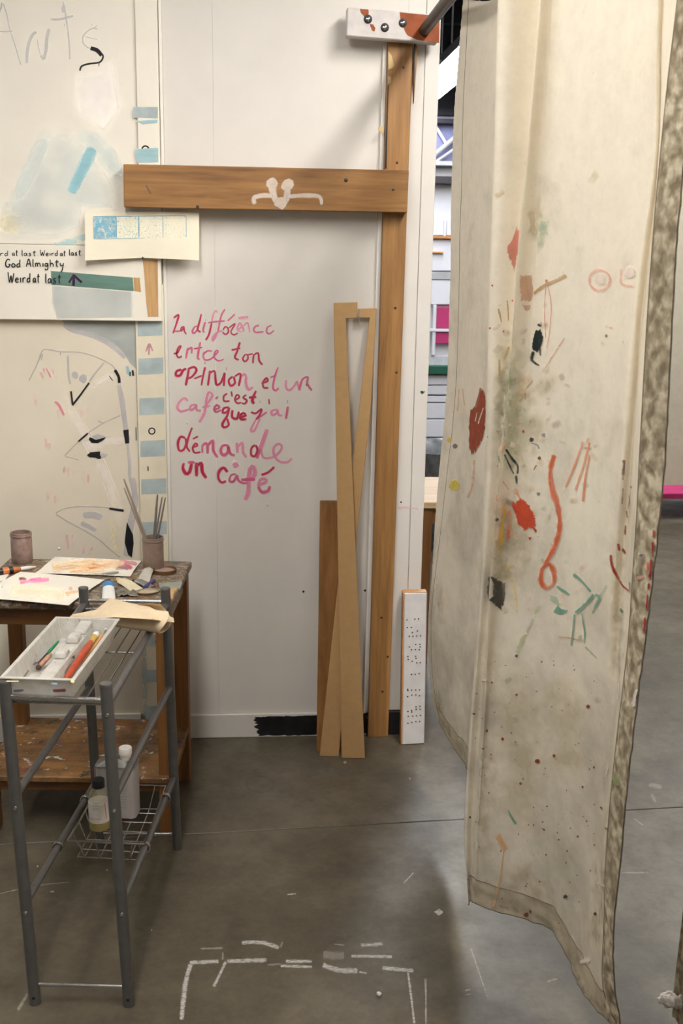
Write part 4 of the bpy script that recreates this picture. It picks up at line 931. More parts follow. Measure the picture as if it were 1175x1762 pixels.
def shell(m, hx, hy, h, tx, ty, wt=.0028, zb=0.0):
    """open tapered box; hx,hy top half sizes; tx,ty bottom half sizes"""
    def rg(x, y, z): return [m.bm.verts.new(p) for p in ((-x,-y,z),(x,-y,z),(x,y,z),(-x,y,z))]
    R_ = [rg(tx, ty, zb), rg(hx-.006, hy-.006, h-.004), rg(hx, hy, h-.004), rg(hx, hy, h), rg(hx-.008, hy-.008, h), rg(tx-wt, ty-wt, zb+wt)]
    for A, B2 in zip(R_, R_[1:]):
        for k in range(4): m.bm.faces.new((A[k], A[(k+1)%4], B2[(k+1)%4], B2[k]))
    m.bm.faces.new(list(reversed(R_[0]))); m.bm.faces.new(R_[-1])
m = MB(); shell(m, TW_, TL, TH_, TW_-.014, TL-.014); m.build('shell', PLAS, tr, bevel=.0015, local=True)
MB().quadbox([(-.021,-TL+.017,.003),(.021,-TL+.017,.003),(.021,TL-.017,.003),(-.021,TL-.017,.003),(-.015,-TL+.02,.036),(.015,-TL+.02,.036),(.015,TL-.014,.036),(-.015,TL-.014,.036)]).build('divider', PLAS, tr, bevel=.003, local=True)
for y in (-.02, .075): MB().quadbox([(-.014,y-.022,.036),(.014,y-.022,.036),(.014,y+.022,.036),(-.014,y+.022,.036),(-.012,y-.016,.052),(.012,y-.016,.052),(.012,y+.016,.052),(-.012,y+.016,.052)]).build('handle_post', PLAS, tr, bevel=.004, local=True)
MB().quadbox([(-.015,TL-.075,.036),(.015,TL-.075,.036),(.015,TL-.012,.036),(-.015,TL-.012,.036),(-.014,TL-.07,.046),(.014,TL-.07,.046),(.014,TL-.012,.05),(-.014,TL-.012,.05)]).build('divider_step', PLAS, tr, bevel=.003, local=True)
PAINT_BG[0] = (0.6, 0.58, 0.54)
def tray_front(u, v):
    n = (Matrix.Rotation(TRz, 3, 'Z') @ Vector((0, -1, -.24))).normalized(); o = T0+Matrix.Rotation(TRz, 3, 'Z') @ Vector((0, -TL+.0135, 0))
    d = ray(u, v); return CAM+d*((o-CAM).dot(n)/d.dot(n))+n*.002
mk = Marks(tray_front, (0, 1040, 5.595)); mk.stroke([(505,825),(560,825),(640,820)], 40); mk.build('paint_smudge', paintmat(C(130, 26, 36), .95, .5, 150), tr, 'dark red paint smudge')
mk = Marks(tray_front, (0, 1040, 5.595)); mk.stroke([(130,828),(180,826),(235,820)], 30); mk.build('paint_smudge', paintmat(C(40, 44, 90), .9, .6, 150), tr, 'navy paint smudge')
mk = Marks(lambda u, v: PZ(u, v, T0.z+TH_+.0008), (0, 1040, 5.595)); mk.stroke([(495,760),(550,765)], 18); mk.build('paint_smudge', paintmat(C(70, 150, 190), .9, .3, 100), tr)
mk = Marks(lambda u, v: PZ(u, v, T0.z+TH_+.0008), (0, 1040, 5.595)); mk.stroke([(60,738),(180,740)], 14); mk.blob((700,738), 22); mk.build('paint_smudge', paintmat(C(214, 190, 120), .8, .3, 100), tr)
# things in the tray
zt = T0.z
BRICK = plain('brick_red_handle', C(176, 72, 42), .4, var=.12, vscale=60); YEL = plain('ferrule_yellow', C(206, 172, 88), .4, .3); WBR = plain('white_bristle', C(222, 218, 206), .8)
brush('paint_brush', PZ(112, 1171, zt+.012), PZ(168, 1088, zt+.043), .0075, BRICK, 'thick brick-red brush lying in the right compartment of the tray', YEL, WBR, (.78, .9))
brush('paint_brush', PZ(142, 1139, zt+.012), PZ(183, 1082, zt+.04), .0035, plain('tan_handle', C(206, 160, 96), .5), 'slim tan wooden brush beside the brick-red one in the tray', SILV, WBR, (.84, .95))
brush('paint_brush', PZ(104, 1168, zt+.010), PZ(128, 1128, zt+.03), .0028, SILV, 'thin silver brush along the divider of the tray', SILV, BRIS, (.7, .85))
brush('paint_brush', PZ(101, 1103, zt+.035), PZ(66, 1142, zt+.012), .0032, plain('green_handle', C(26, 120, 72), .4), 'green-handled brush lying in the left compartment of the tray', plain('ferrule_dark', C(70, 76, 78), .3, .8), BRIS, (.55, .92))
brush('paint_brush', PZ(88, 1125, zt+.03), PZ(63, 1152, zt+.01), .0052, plain('pinkish_handle', C(176, 128, 104), .5, var=.2, vscale=80), 'stubby paint-smeared pinkish brush in the left compartment of the tray', None, BRIS, (.8, .8))
p0, p1 = PZ(36, 1168, zt+.011), PZ(52, 1143, zt+.016); e = empty('palette_knife', p0); tag(e, 'small palette knife with a mauve wooden handle in the tray', 'palette knife')
MB().tube([p0, p0.lerp(p1, .5), p1], [.006, .0065, .004], 10).build('handle', plain('mauve_wood', C(140, 112, 104), .5), e, smooth=True)
MB().prism([p1, p1.lerp(PZ(66, 1140, zt+.016), .5)+Vector((0,.008,0)), PZ(66, 1140, zt+.016), p1.lerp(PZ(66, 1140, zt+.016), .5)-Vector((0,.008,0))], (0,0,.001)).build('blade', STEEL, e)

# canvas cone lying at the back of the rack
cc = empty('canvas_scrap', (-.31, -.83, .705)); tag(cc, 'loosely rolled scrap of raw canvas lying across the back of the rack', 'canvas')
RAW = plain('raw_canvas', C(222, 200, 166), .85, var=.03, vscale=60, bmp=.1)
tip, mid = PZ(122, 1064, .708), PZ(284, 1066, .735)
rows = []
for i in range(25):
    s = i/24; o = tip.lerp(Vector((mid.x, mid.y, .735)), s); r1 = .006+.026*min(1, s*1.15); wd = .010+.048*s**.8
    o = Vector((o.x, o.y, .7055+r1)); row = []
    for k in range(29):
        q = -2.6+k*(5.0/28)      # open towards the back top
        row.append(o+Vector((.012*math.sin(q*2)*s, math.sin(q)*wd*(1.0), -math.cos(q)*r1)))
    rows.append(row)
MB().grid(rows).build('roll', RAW, cc, smooth=True)
fl_ = []
pk = [PZ(u, v, z) for u, v, z in ((125,1060,.712),(165,1049,.732),(190,1029,.742),(222,1037,.745),(256,1043,.748),(297,1066,.722))]
ft = [PZ(u, v, z) for u, v, z in ((124,1065,.711),(168,1064,.735),(200,1062,.752),(232,1064,.760),(262,1066,.763),(300,1071,.726))]
for k in range(9):
    t = k/8; r = []
    for i in range(26):
        x = i/25*5; j = min(4, int(x)); f = x-j
        p = pk[j].lerp(pk[j+1], f).lerp(ft[j].lerp(ft[j+1], f), t); r.append(p+Vector((0, 0, .008*math.sin(math.pi*t))))
    fl_.append(r)
MB().grid(fl_).build('flap', RAW, cc, smooth=True)

# wire basket hung from the lowest rails
bk = empty('wire_basket', (-.315, -.97, .195)); tag(bk, 'chrome wire basket slung between the lower rails of the rack', 'basket')
rc = [Vector((-.423,-1.09,.25)), Vector((-.244,-1.118,.25)), Vector((-.216,-.83,.25)), Vector((-.385,-.81,.25))]
bc = [Vector((-.408,-1.065,.192)), Vector((-.259,-1.088,.192)), Vector((-.235,-.845,.192)), Vector((-.375,-.832,.192))]
MB().tube(rc+[rc[0]], .0026, 8).build('rim', CHROME, bk, smooth=True)
MB().tube(bc+[bc[0]], .0018, 6).build('base_frame', CHROME, bk, smooth=True)
def wire(a, b, *more):
    MB().tube([a, b]+list(more), .0017, 6).build('wire', CHROME, bk, smooth=True)
for t in (.12, .36, .6, .84): wire(rc[0].lerp(rc[1], t), bc[0].lerp(bc[1], t), bc[3].lerp(bc[2], t), rc[3].lerp(rc[2], t))
for t in (.12, .31, .5, .69, .88): wire(rc[0].lerp(rc[3], t), bc[0].lerp(bc[3], t)+Vector((0,0,.0035)), bc[1].lerp(bc[2], t)+Vector((0,0,.0035)), rc[1].lerp(rc[2], t))
lowL = lambda y: at(lFL, .2455).lerp(at(lBL, .2), (y+1.332)/.632); lowR = lambda y: at(lFR, .2485).lerp(at(lBR, .212), (y+1.35)/.638)
for fn, y, rp in ((lowL, -1.08, rc[0]), (lowL, -.82, rc[3]), (lowR, -1.105, rc[1]), (lowR, -.84, rc[2])):
    p = fn(y); pts = [p+Vector((0.0115*math.cos(q), 0, 0.0115*math.sin(q))) for q in [2*math.pi*k/12 for k in range(13)]]
    MB().tube(pts, .0024, 6, cap=False).build('hook', CHROME, bk, smooth=True)
    MB().tube([Vector((q_.x, q_.y+.005, q_.z)) for q_ in pts], .0024, 6, cap=False).build('hook', CHROME, bk, smooth=True)

# bottle of oil
c = PZ(172, 1424, .1975); bo = empty('oil_bottle', c); tag(bo, 'small glass bottle of yellow oil with a black cap in the basket', 'bottle')
def glassm(name, col, rough=.08, alpha=.35):
    m, nt, N, L, b = newmat(name); b.inputs['Base Color'].default_value = col; b.inputs['Roughness'].default_value = rough; b.inputs['Alpha'].default_value = alpha; return m
r = .0262
MB().lathe(c, [(r*.9, 0), (r, .003), (r, .088), (r*.85, .1), (r*.5, .11), (r*.46, .118)], 24).build('glass', glassm('bottle_glass', C(170, 165, 130)), bo, smooth=True)
OILM, nt, N, L_, b_ = newmat('yellow_oil'); b_.inputs['Base Color'].default_value = C(206, 170, 20); b_.inputs['Roughness'].default_value = .15; b_.inputs['Transmission Weight'].default_value = .4
MB().lathe(c+Vector((0,0,.002)), [(r*.92, 0), (r*.95, .002), (r*.95, .026), (0, .0265)], 24).build('oil', OILM, bo, smooth=True)
LBL = plain('bottle_label', C(216, 208, 196), .6, var=.02)
lab = MB().lathe(c+Vector((0,0,.024)), [(r*1.012, 0), (r*1.012, .05)], 28); lab.build('label', LBL, bo, smooth=True)
MB().lathe(c+Vector((0,0,.112)), [(.0155, 0), (.0155, .018), (.0145, .02), (0, .0205)], 20).build('cap', CAPB, bo, smooth=True)
def cylsurf(ctr, rad):
    def f(u, v):
        d = ray(u, v); ox, oy = CAM.x-ctr.x, CAM.y-ctr.y; a = d.x**2+d.y**2; b2 = 2*(ox*d.x+oy*d.y); cq = ox*ox+oy*oy-rad*rad; q = b2*b2-4*a*cq
        return None if q < 0 else CAM+d*((-b2-math.sqrt(q))/2/a)
    return f
PAINT_BG[0] = (.6, .55, .48); BO = (80, 1250, 4.519); bsf = cylsurf(c, r*1.03)
mk = Marks(bsf, BO)
for y in (595, 608, 621, 634, 647): mk.stroke([(355,y),(380,y+3),(408,y+3)], 5)
mk.build('label_print', paintmat(C(150, 146, 142), .8, .3, 300), bo)
mk = Marks(bsf, BO); mk.stroke([(452,590),(460,660),(466,720)], 7); mk.stroke([(340,712),(375,722),(430,722)], 4); mk.build('label_print', paintmat(C(206, 90, 90), .8, .2), bo)
# solvent can
cc_ = Vector((-.333, -.866, .1975)); rzc = R(-9); ca = empty('solvent_can', cc_, rzc); tag(ca, 'pale rectangular solvent tin with a white screw cap in the basket', 'can')
CANW = plain('can_label', C(176, 170, 166), .4, .2, .05); CANM = plain('can_tin', C(150, 148, 144), .35, .8)
hx, hy, ch = .051, .029, .136
def rrect(x, y, z, rr=.012):
    out = []
    for sx, sy, a0 in ((1,1,0),(-1,1,90),(-1,-1,180),(1,-1,270)):
        for k in range(4): a = R(a0+k*30); out.append(Vector((sx*(x-rr)+rr*math.cos(a), sy*(y-rr)+rr*math.sin(a), z)))
    return out
def loftr(rs):
    m = MB(); V = [[m.bm.verts.new(p) for p in r] for r in rs]; n = len(V[0])
    for A_, B_ in zip(V, V[1:]):
        for k in range(n): m.bm.faces.new((A_[k], A_[(k+1)%n], B_[(k+1)%n], B_[k]))
    m.bm.faces.new(list(reversed(V[0]))); m.bm.faces.new(V[-1]); return m
loftr([rrect(hx, hy, .0), rrect(hx, hy, ch)]).build('body', CANW, ca, smooth=True, local=True)
loftr([rrect(hx*1.02, hy*1.03, ch), rrect(hx*1.02, hy*1.03, ch+.003), rrect(hx*.98, hy*.98, ch+.004), rrect(hx*.6, hy*.55, ch+.016), rrect(hx*.35, hy*.5, ch+.02)]).build('shoulder', CANM, ca, smooth=True, local=True)
MB().lathe((.022, 0, ch+.014), [(.0145, 0), (.0145, .014), (.0165, .015), (.0165, .03), (.015, .032), (0, .0325)], 24).build('cap', plain('cap_white', C(228, 222, 212), .45), ca, smooth=True, local=True)
def canfront(u, v):
    n = Matrix.Rotation(rzc, 3, 'Z') @ Vector((0, -1, 0)); o = cc_+n*(hy+.0007); d = ray(u, v); return CAM+d*((o-CAM).dot(n)/d.dot(n))
mk = Marks(canfront, BO)
for k, y in enumerate(range(345, 640, 22)): mk.stroke([(575,y),(605,y+2),(628-(k%3)*6,y+3)], 6)
for k, y in enumerate(range(330, 420, 16)): mk.stroke([(385,y),(405,y),(430,y+1)], 5)
mk.build('label_print', paintmat(C(140, 138, 138), .75, .3, 300), ca)
mk = Marks(canfront, BO); mk.stroke([(655,350),(658,500),(655,700)], 4); mk.stroke([(585,712),(640,715)], 4); mk.stroke([(372,310),(376,420)], 4); mk.build('label_print', paintmat(C(205, 120, 120), .7, .2), ca)

# ================================================================== CANVAS CURTAIN
def track(pts):
    pts = sorted(pts, key=lambda p: p[1])
    def f(v):
        if v <= pts[0][1]:
            a, b = pts[0], pts[1]
        elif v >= pts[-1][1]: a, b = pts[-2], pts[-1]
        else:
            for a, b in zip(pts, pts[1:]):
                if a[1] <= v <= b[1]: break
        return a[0]+(b[0]-a[0])*(v-a[1])/(b[1]-a[1])
    return f
def column(Y, pts, vh, Yh=None):
    """vertical edge of a fold: photo track pts down to the hem row vh, standing at depth Y (Yh at the hem)"""
    f = track(pts); out = []; n = 60
    for i in range(n+1):
        v = vh*i/n; t = i/n
        y = Y if Yh is None else Y+(Yh-Y)*max(0, (t-.55)/.45)**1.5
        out.append(PY(f(v), v, y))
    # straight up to the rod pocket
    top = out[0]; k = (2.222-top.z)
    if k > .02: out = [Vector((top.x, top.y, 2.222))]+out
    # smooth the hand-measured track
    for _ in range(4): out = [out[0]]+[(a+b*2+c)/4 for a, b, c in zip(out, out[1:], out[2:])]+[out[-1]]
    return out
def resample(P, n):
    L = [0]
    for a, b in zip(P, P[1:]): L.append(L[-1]+(b-a).length)
    out = []; j = 0
    for i in range(n+1):
        s = L[-1]*i/n
        while j < len(P)-2 and L[j+1] < s: j += 1
        out.append(P[j].lerp(P[j+1], (s-L[j])/max(1e-9, L[j+1]-L[j])))
    return out
T_c0 = [(797,0),(789,100),(780,200),(776,300),(775,400),(774,500),(770,640),(764,720),(759,780),(752,850),(744,960),(741,1020),(736,1070),(736,1120),(740,1180),(746,1215)]
T_c0b = [(806,0),(796,200),(791,400),(789,560),(783,690),(776,760),(768,830),(760,900),(753,960),(744,1020),(741,1060),(741,1120),(746,1180),(755,1240)]
T_c1 = [(846,0),(831,300),(819,580),(813,680),(806,760),(797,850),(787,1000),(781,1100),(779,1200),(784,1290)]
T_c2 = [(872,0),(862,300),(855,500),(851,640),(846,800),(840,950),(830,1100),(822,1200),(812,1330)]
T_c3 = [(858,0),(849,300),(843,500),(839,640),(835,800),(829,950),(819,1100),(811,1200),(801,1330),(797,1450),(799,1480),(805,1547)]
T_c3b = [(936,0),(909,310),(896,430),(885,600),(874,700),(866,830),(856,920),(846,1000),(838,1060),(830,1160),(820,1300),(812,1430),(809,1549)]
T_c4 = [(929,0),(902,310),(890,430),(879,600),(868,700),(857,830),(848,920),(842,1000),(840,1060),(836,1160),(829,1300),(820,1440),(815,1553)]
T_c5 = [(952,0),(931,310),(914,560),(904,700),(890,830),(880,920),(868,1030),(858,1110),(850,1180),(844,1260),(836,1340),(829,1430),(828,1559)]
T_m1 = [(1010,0),(990,310),(975,560),(965,750),(948,950),(930,1150),(915,1350),(905,1500),(900,1581)]
T_m2 = [(1075,0),(1062,310),(1040,560),(1025,750),(1006,950),(990,1150),(970,1350),(955,1500),(948,1600)]
T_c6 = [(1127,0),(1128,250),(1116,350),(1107,400),(1092,520),(1085,600),(1078,700),(1068,800),(1060,900),(1053,1000),(1047,1080),(1045,1170),(1042,1260),(1026,1400),(1008,1520),(984,1660)]
T_c7 = [(1139,0),(1138,200),(1128,350),(1108,520),(1098,650),(1088,780),(1080,900),(1073,1000),(1066,1090),(1061,1180),(1056,1270),(1044,1390),(1028,1540),(1004,1714)]
T_c8 = [(1166,0),(1160,50),(1142,200),(1130,350),(1115,550),(1107,650),(1100,780),(1096,890),(1091,985),(1082,1095),(1070,1190),(1061,1270),(1051,1360),(1043,1460),(1040,1560),(1038,1620),(1032,1700),(1046,1758)]
T_c9 = [(1196,0),(1184,200),(1174,300),(1166,380),(1157,550),(1146,740),(1136,880),(1126,960),(1119,1030),(1108,1130),(1094,1210),(1080,1340),(1065,1490),(1060,1540),(1051,1620),(1056,1700),(1070,1772)]
NR = 230
colsd = [(-.40,T_c0,1212,None),(-.45,T_c0b,1245,None),(-.62,T_c1,1292,None),(-.86,T_c2,1340,None),(-1.25,T_c3,1547,None),(-1.265,T_c3b,1549,-1.27),(-1.36,T_c4,1553,-1.30),(-1.345,T_c5,1559,-1.31),(-1.45,T_m1,1581,-1.375),(-1.56,T_m2,1600,-1.44),(-1.66,T_c6,1660,-1.53),(-1.655,T_c7,1714,None),(-1.76,T_c8,1758,None),(-1.83,T_c9,1772,None)]
cols = [resample(column(*c), NR) for c in colsd]
NS = 10
grid = []; tags = []
for r in range(NR+1):
    P = [c[r] for c in cols]; row = []
    for i in range(len(P)-1):
        p0 = P[max(i-1, 0)]; p1 = P[i]; p2 = P[i+1]; p3 = P[min(i+2, len(P)-1)]
        for k in range(NS):
            t = k/NS
            lin = p1.lerp(p2, t)
            sp = 0.5*((2*p1)+(p2-p0)*t+(2*p0-5*p1+4*p2-p3)*t*t+(3*p1-p0-3*p2+p3)*t**3)
            row.append(lin.lerp(sp, .55))
    row.append(P[-1]); grid.append(row)
NC = len(grid[0])
def vnorm(r, c):
    a = grid[min(r+1, NR)][c]-grid[max(r-1, 0)][c]; b = grid[r][min(c+1, NC-1)]-grid[r][max(c-1, 0)]
    n = a.cross(b); return n.normalized() if n.length > 1e-9 else Vector((-1, 0, 0))
fin = []
for r in range(NR+1):
    row = []
    for c in range(NC):
        p = grid[r][c]; n = vnorm(r, c)
        d = .0035*noise.noise(Vector((p.x*3, p.y*9, p.z*2.2)))+.0018*noise.noise(Vector((p.x*10, p.y*26, p.z*7)))
        low = max(0, (.55-p.z)/.4); d += low*.005*noise.noise(Vector((p.y*14, p.z*8, 3)))
        if c > (len(cols)-2)*NS:      # puckered side hem
            q = (c-(len(cols)-2)*NS)/NS
            d += .0030*math.sin(math.pi*q)*(.6+.8*noise.noise(Vector((p.z*70, q*2.2, 1))))+.0022*noise.noise(Vector((p.z*95, q*4, 7)))
        if c < NS: d += .0016*noise.noise(Vector((p.z*85, c*.4, 9)))
        if r > NR-9: d += .0045*noise.noise(Vector((p.x*34, p.y*34, p.z*50)))
        row.append(p+n*d)
    fin.append(row)
cu = empty('canvas_curtain', (.56, -1.1, .2)); tag(cu, 'large cream canvas curtain splattered and smeared with many paint colours', 'curtain')
HEMROWS = 7
def patch(r0, r1, c0, c1):
    m = MB(); m.grid([fin[r][c0:c1+1] for r in range(r0, r1+1)]); return m
cE = (len(cols)-2)*NS
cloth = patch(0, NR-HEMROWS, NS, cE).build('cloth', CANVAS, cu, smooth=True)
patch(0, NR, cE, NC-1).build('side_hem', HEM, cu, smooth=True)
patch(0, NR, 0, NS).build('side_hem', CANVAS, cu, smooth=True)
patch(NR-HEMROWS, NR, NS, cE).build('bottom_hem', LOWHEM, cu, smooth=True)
ST = plain('hem_seam', C(118, 105, 80), .9)
MB().tube([fin[r][NS]+vnorm(r, NS)*.0 for r in range(0, NR+1, 2)], .0009, 5).build('seam', ST, cu, smooth=True)
MB().tube([fin[r][cE] for r in range(0, NR+1, 2)], .0013, 5).build('seam', ST, cu, smooth=True)
MB().tube([fin[NR-HEMROWS][c] for c in range(NS, cE+1)], .0011, 5).build('seam', ST, cu, smooth=True)
EDGE = plain('hem_edge_grime', C(88, 77, 62), .9, var=.25, vscale=60)
MB().tube([fin[r][NC-1] for r in range(0, NR+1, 2)], .0014, 6).build('hem_edge', EDGE, cu, smooth=True)
MB().tube([fin[NR][c] for c in range(NS, NC)], .0011, 6).build('hem_edge', EDGE, cu, smooth=True)
for i in range(5, len(cols)-1, 2):
    p = cols[i][0]; MB().tube([Vector((.512+.03*math.cos(q), p.y, 2.228+.026*math.sin(q))) for q in [2*math.pi*k/16 for k in range(17)]], .002, 6, cap=False).build('ring', DARKSTEEL, cu, smooth=True)
CB = BVHTree.FromPolygons([p for r in fin for p in r], [(r*NC+c, r*NC+c+1, (r+1)*NC+c+1, (r+1)*NC+c) for r in range(NR) for c in range(NC-1)])
PAINT_BG[0] = (.66, .57, .41)
cs1, cs2, cs3 = bvh_surf(CB, .0010), bvh_surf(CB, .0018), bvh_surf(CB, .0026)
X1, X2, X3, K4, K5, K6, K7 = (720,0,2.582), (720,550,2.582), (720,1100,2.582), (820,640,5.871), (820,900,4.896), (1030,780,5.503), (700,300,2.515)
def cm(col, op, rag, items, surf=cs2, lab=None, ns=90, jit=.8, name='paint_mark'):
    soft = ns < 50; rag = rag if soft else rag*1.5+.22; mats = paintmat(col, op, rag, ns, .6, soft=soft)
    for it in items:
        mk = Marks(surf, it[1], jit, soft, 1.0)
        if it[0] == 's': mk.stroke(it[2], it[3], .4, .7)
        elif it[0] == 'p': mk.poly(it[2], it[3] if len(it) > 3 else .15)
        elif it[0] == 'b': mk.blob(it[2], it[3], .4)
        elif it[0] == 'r': mk.ring(it[2], it[3], it[4])
        mk.build(name, mats, cloth, lab)
# broad grime and colour stains
cm(C(132,140,112), .45, .35, [('s',(0,0,1),[(872,560),(880,700),(868,820)],46),('s',(0,0,1),[(905,640),(890,760),(900,880)],40)], cs1, 'faded green smear', 30)
cm(C(120,108,84), .5, .45, [('s',(0,0,1),[(870,840),(890,920),(872,1040)],70),('s',(0,0,1),[(930,700),(900,800)],46),('s',(0,0,1),[(960,640),(900,700)],30),('s',(0,0,1),[(845,1250),(838,1400),(828,1500)],34),('s',(0,0,1),[(870,1490),(900,1520),(960,1545)],60),('s',(0,0,1),[(1060,900),(1062,1050),(1058,1200)],26),('s',(0,0,1),[(1040,1440),(1030,1560),(1022,1660)],34),('s',(0,0,1),[(750,1180),(762,1240),(785,1290)],18),('s',(0,0,1),[(755,1000),(762,1080)],16)], cs1, 'grey brown grime', 26)
cm(C(150,140,112), .5, .4, [('s',(0,0,1),[(860,1120),(900,1300),(880,1450)],90),('s',(0,0,1),[(960,1150),(980,1350)],70),('s',(0,0,1),[(925,330),(915,420)],24),('s',(0,0,1),[(1015,300),(1030,310)],30)], cs1, None, 18)
cm(C(196,140,84), .5, .35, [('s',(0,0,1),[(868,850),(862,900),(858,950)],34),('s',(0,0,1),[(905,640),(895,690)],30)], cs1, 'tan orange stain', 30)
cm(C(112,112,84), .55, .35, [('s',(0,0,1),[(858,930),(862,990),(850,1030)],36),('s',(0,0,1),[(885,860),(875,960)],34),('s',(0,0,1),[(880,600),(868,660),(862,740)],30)], cs1, 'murky olive stain', 34)
cm(C(146,158,130), .5, .3, [('s',(0,0,1),[(880,640),(872,760),(866,840)],30),('s',(0,0,1),[(935,380),(930,430)],20)], cs1, 'mint stain', 34)
random.seed(23)
for col in (C(150,120,92), C(120,128,100), C(120,112,112), C(170,120,96), C(110,96,76)):
    mk = Marks(cs1, fade=True)
    for k in range(16):
        u, v = random.gauss(925, 55), random.gauss(800, 190); u = min(max(u, 862), 1040); a = random.uniform(0, 3.1); l = random.uniform(6, 22)
        mk.stroke([(u, v), (u+l*.5*math.cos(a)+2, v+l*.5*math.sin(a)), (u+l*math.cos(a), v+l*math.sin(a))], random.uniform(4, 16))
    o = mk.build('smudges', paintmat(col, .45, .35, 40, soft=True), cloth)
    if o: o['kind'] = 'stuff'
# clear marks
cm(C(178,62,48), .75, .3, [('p',X1,[(435,1000),(452,1010),(442,1130),(425,1215),(410,1170),(390,1130),(390,1095),(415,1060)],.3)], lab='red faded blot')
cm(C(120,158,146), .6, .5, [('p',X1,[(540,940),(590,960),(585,1050),(560,1100),(525,1145),(530,1060)],.4)], lab='teal faded stain', ns=40)
cm(C(178,132,104), .8, .4, [('p',X1,[(447,1222),(500,1220),(512,1290),(500,1342),(450,1338)],.12),('p',X1,[(455,1352),(503,1352),(492,1382),(470,1380)],.3)], lab='pinkish brown brush patch')
cm(C(168,128,62), .9, .4, [('s',X1,[(515,1305),(560,1270),(600,1252),(660,1222)],17),('s',K7,[(395,580),(402,610),(408,640)],10),('s',K7,[(432,545),(436,590),(438,635)],9),('s',K7,[(440,745),(430,775),(418,800)],13),('s',K7,[(398,800),(400,880)],10),('s',K5,[(695,960),(780,965),(860,985)],14)], lab='ochre brush stroke')
cm(C(170,70,56), .75, .3, [('s',X1,[(570,1245),(563,1380),(568,1500)],5),('s',X1,[(573,1250),(592,1350),(585,1470),(572,1549)],5),('b',X1,(572,1248),8),('s',X2,[(652,82),(600,160),(565,215)],6)], lab='thin red dribble')
cm(C(196,110,100), .7, .5, [('r',X1,(808,1245),46,14),('s',X1,[(905,1195),(905,1260),(960,1270)],14)], lab='pink outlined ring')
cm(C(214,200,190), .85, .3, [('b',X1,(812,1240),30),('b',X1,(945,1210),30)], cs3, 'white dab')
cm(C(22,34,34), 1, .3, [('p',X2,[(520,50),(545,40),(558,75),(552,110),(530,150),(505,130),(510,90)],.1),('s',X2,[(515,140),(505,180),(540,205)],18),('s',X2,[(530,20),(550,30)],16),('s',X2,[(540,90),(545,160)],8)], lab='dark green black daub')
cm(C(60,80,110), .5, .4, [('s',X2,[(545,8),(545,30)],16)])
cm(C(146,62,34), 1, .35, [('p',K7,[(275,1020),(300,1000),(318,950),(322,925),(343,932),(343,1040),(340,1100),(325,1160),(292,1213),(272,1208),(270,1130)],.08),('s',K7,[(322,925),(310,970),(300,1010)],12)], lab='rust brown paint patch')
cm(C(180,96,72), .6, .5, [('s',K7,[(292,1235),(290,1300),(284,1350),(265,1400)],12)], lab='rust drip')
cm(C(220,208,190), .9, .4, [('s',K7,[(312,1080),(325,1040),(335,1010)],7),('s',K7,[(300,1070),(308,1030)],5)], cs3)
cm(C(212,120,80), .7, .5, [('s',K7,[(228,930),(222,1025)],6),('s',K7,[(243,925),(252,1000)],5)], lab='faint orange scribble')
cm(C(206,188,66), .9, .3, [('b',K7,(210,1345),27),('b',K7,(186,1150),11)], lab='yellow blot')
cm(C(74,76,80), .85, .4, [('b',K7,(210,1175),14),('b',K4,(632,1230),22),('b',X2,(838,72),8)], lab='dark grey blot')
cm(C(34,48,44), 1, .2, [('s',K4,[(290,780),(340,860),(415,950),(412,1030)],28),('s',K4,[(275,830),(320,930),(372,1030)],24),('s',K4,[(395,1040),(408,1135)],36)], lab='dark bottle green stroke')
cm(C(190,66,34), .98, .3, [('p',K4,[(335,1310),(400,1310),(470,1270),(530,1340),(590,1430),(605,1500),(600,1600),(540,1570),(490,1610),(470,1570),(420,1540),(400,1440),(365,1380)],.08)], lab='red orange splash')
cm(C(206,120,70), .8, .4, [('s',K4,[(405,1205),(445,1285)],28),('s',K4,[(255,1100),(320,1185)],18),('s',K4,[(290,700),(240,800)],28),('s',K4,[(205,1240),(195,1300)],24)], lab='pale orange dab')
cm(C(212,170,40), .95, .35, [('s',K4,[(280,1370),(255,1550),(240,1760)],44),('s',K5,[(205,20),(190,150),(183,265)],26),('s',K5,[(258,370),(268,455)],26),('s',K5,[(255,372),(320,360)],15)], lab='yellow drip')
cm(C(196,168,80), .6, .5, [('s',K5,[(310,470),(330,600),(345,750)],24)], lab='thin yellow trail')
cm(C(200,84,40), .9, .4, [('s',K4,[(320,1400),(345,1500),(335,1640)],38),('b',K5,(270,95),44),('s',K5,[(265,0),(245,150)],34)], lab='orange red smear')
cm(C(166,34,34), 1, .3, [('b',K4,(600,1600),18),('p',K4,[(525,1670),(565,1665),(545,1705)],.2),('b',K4,(630,1662),7),('b',K4,(475,600),19),('b',K4,(415,525),12),('b',K4,(235,97),6),('b',K4,(205,950),7),('b',K4,(118,655),7),('b',X1,(330,1268),5),('b',X1,(416,1335),5),('b',X1,(320,1458),5),('b',X1,(376,1472),5)], lab='red speck')
cm(C(40,46,62), .95, .4, [('b',K4,(562,685),30),('b',K4,(200,1490),22)], lab='blue black blot')
cm(C(70,86,122), .8, .5, [('b',K4,(683,640),26),('b',K4,(550,500),16),('s',K4,[(415,420),(405,460)],18),('s',K4,[(560,720),(620,740),(640,780)],16),('b',K5,(342,1115),14)], lab='faded blue spot')
cm(C(110,50,40), .95, .4, [('b',K4,(640,870),25),('s',K4,[(612,938),(580,992)],17),('s',K4,[(575,85),(525,145),(475,195)],10),('s',K4,[(490,210),(490,280)],14)], lab='maroon brown mark')
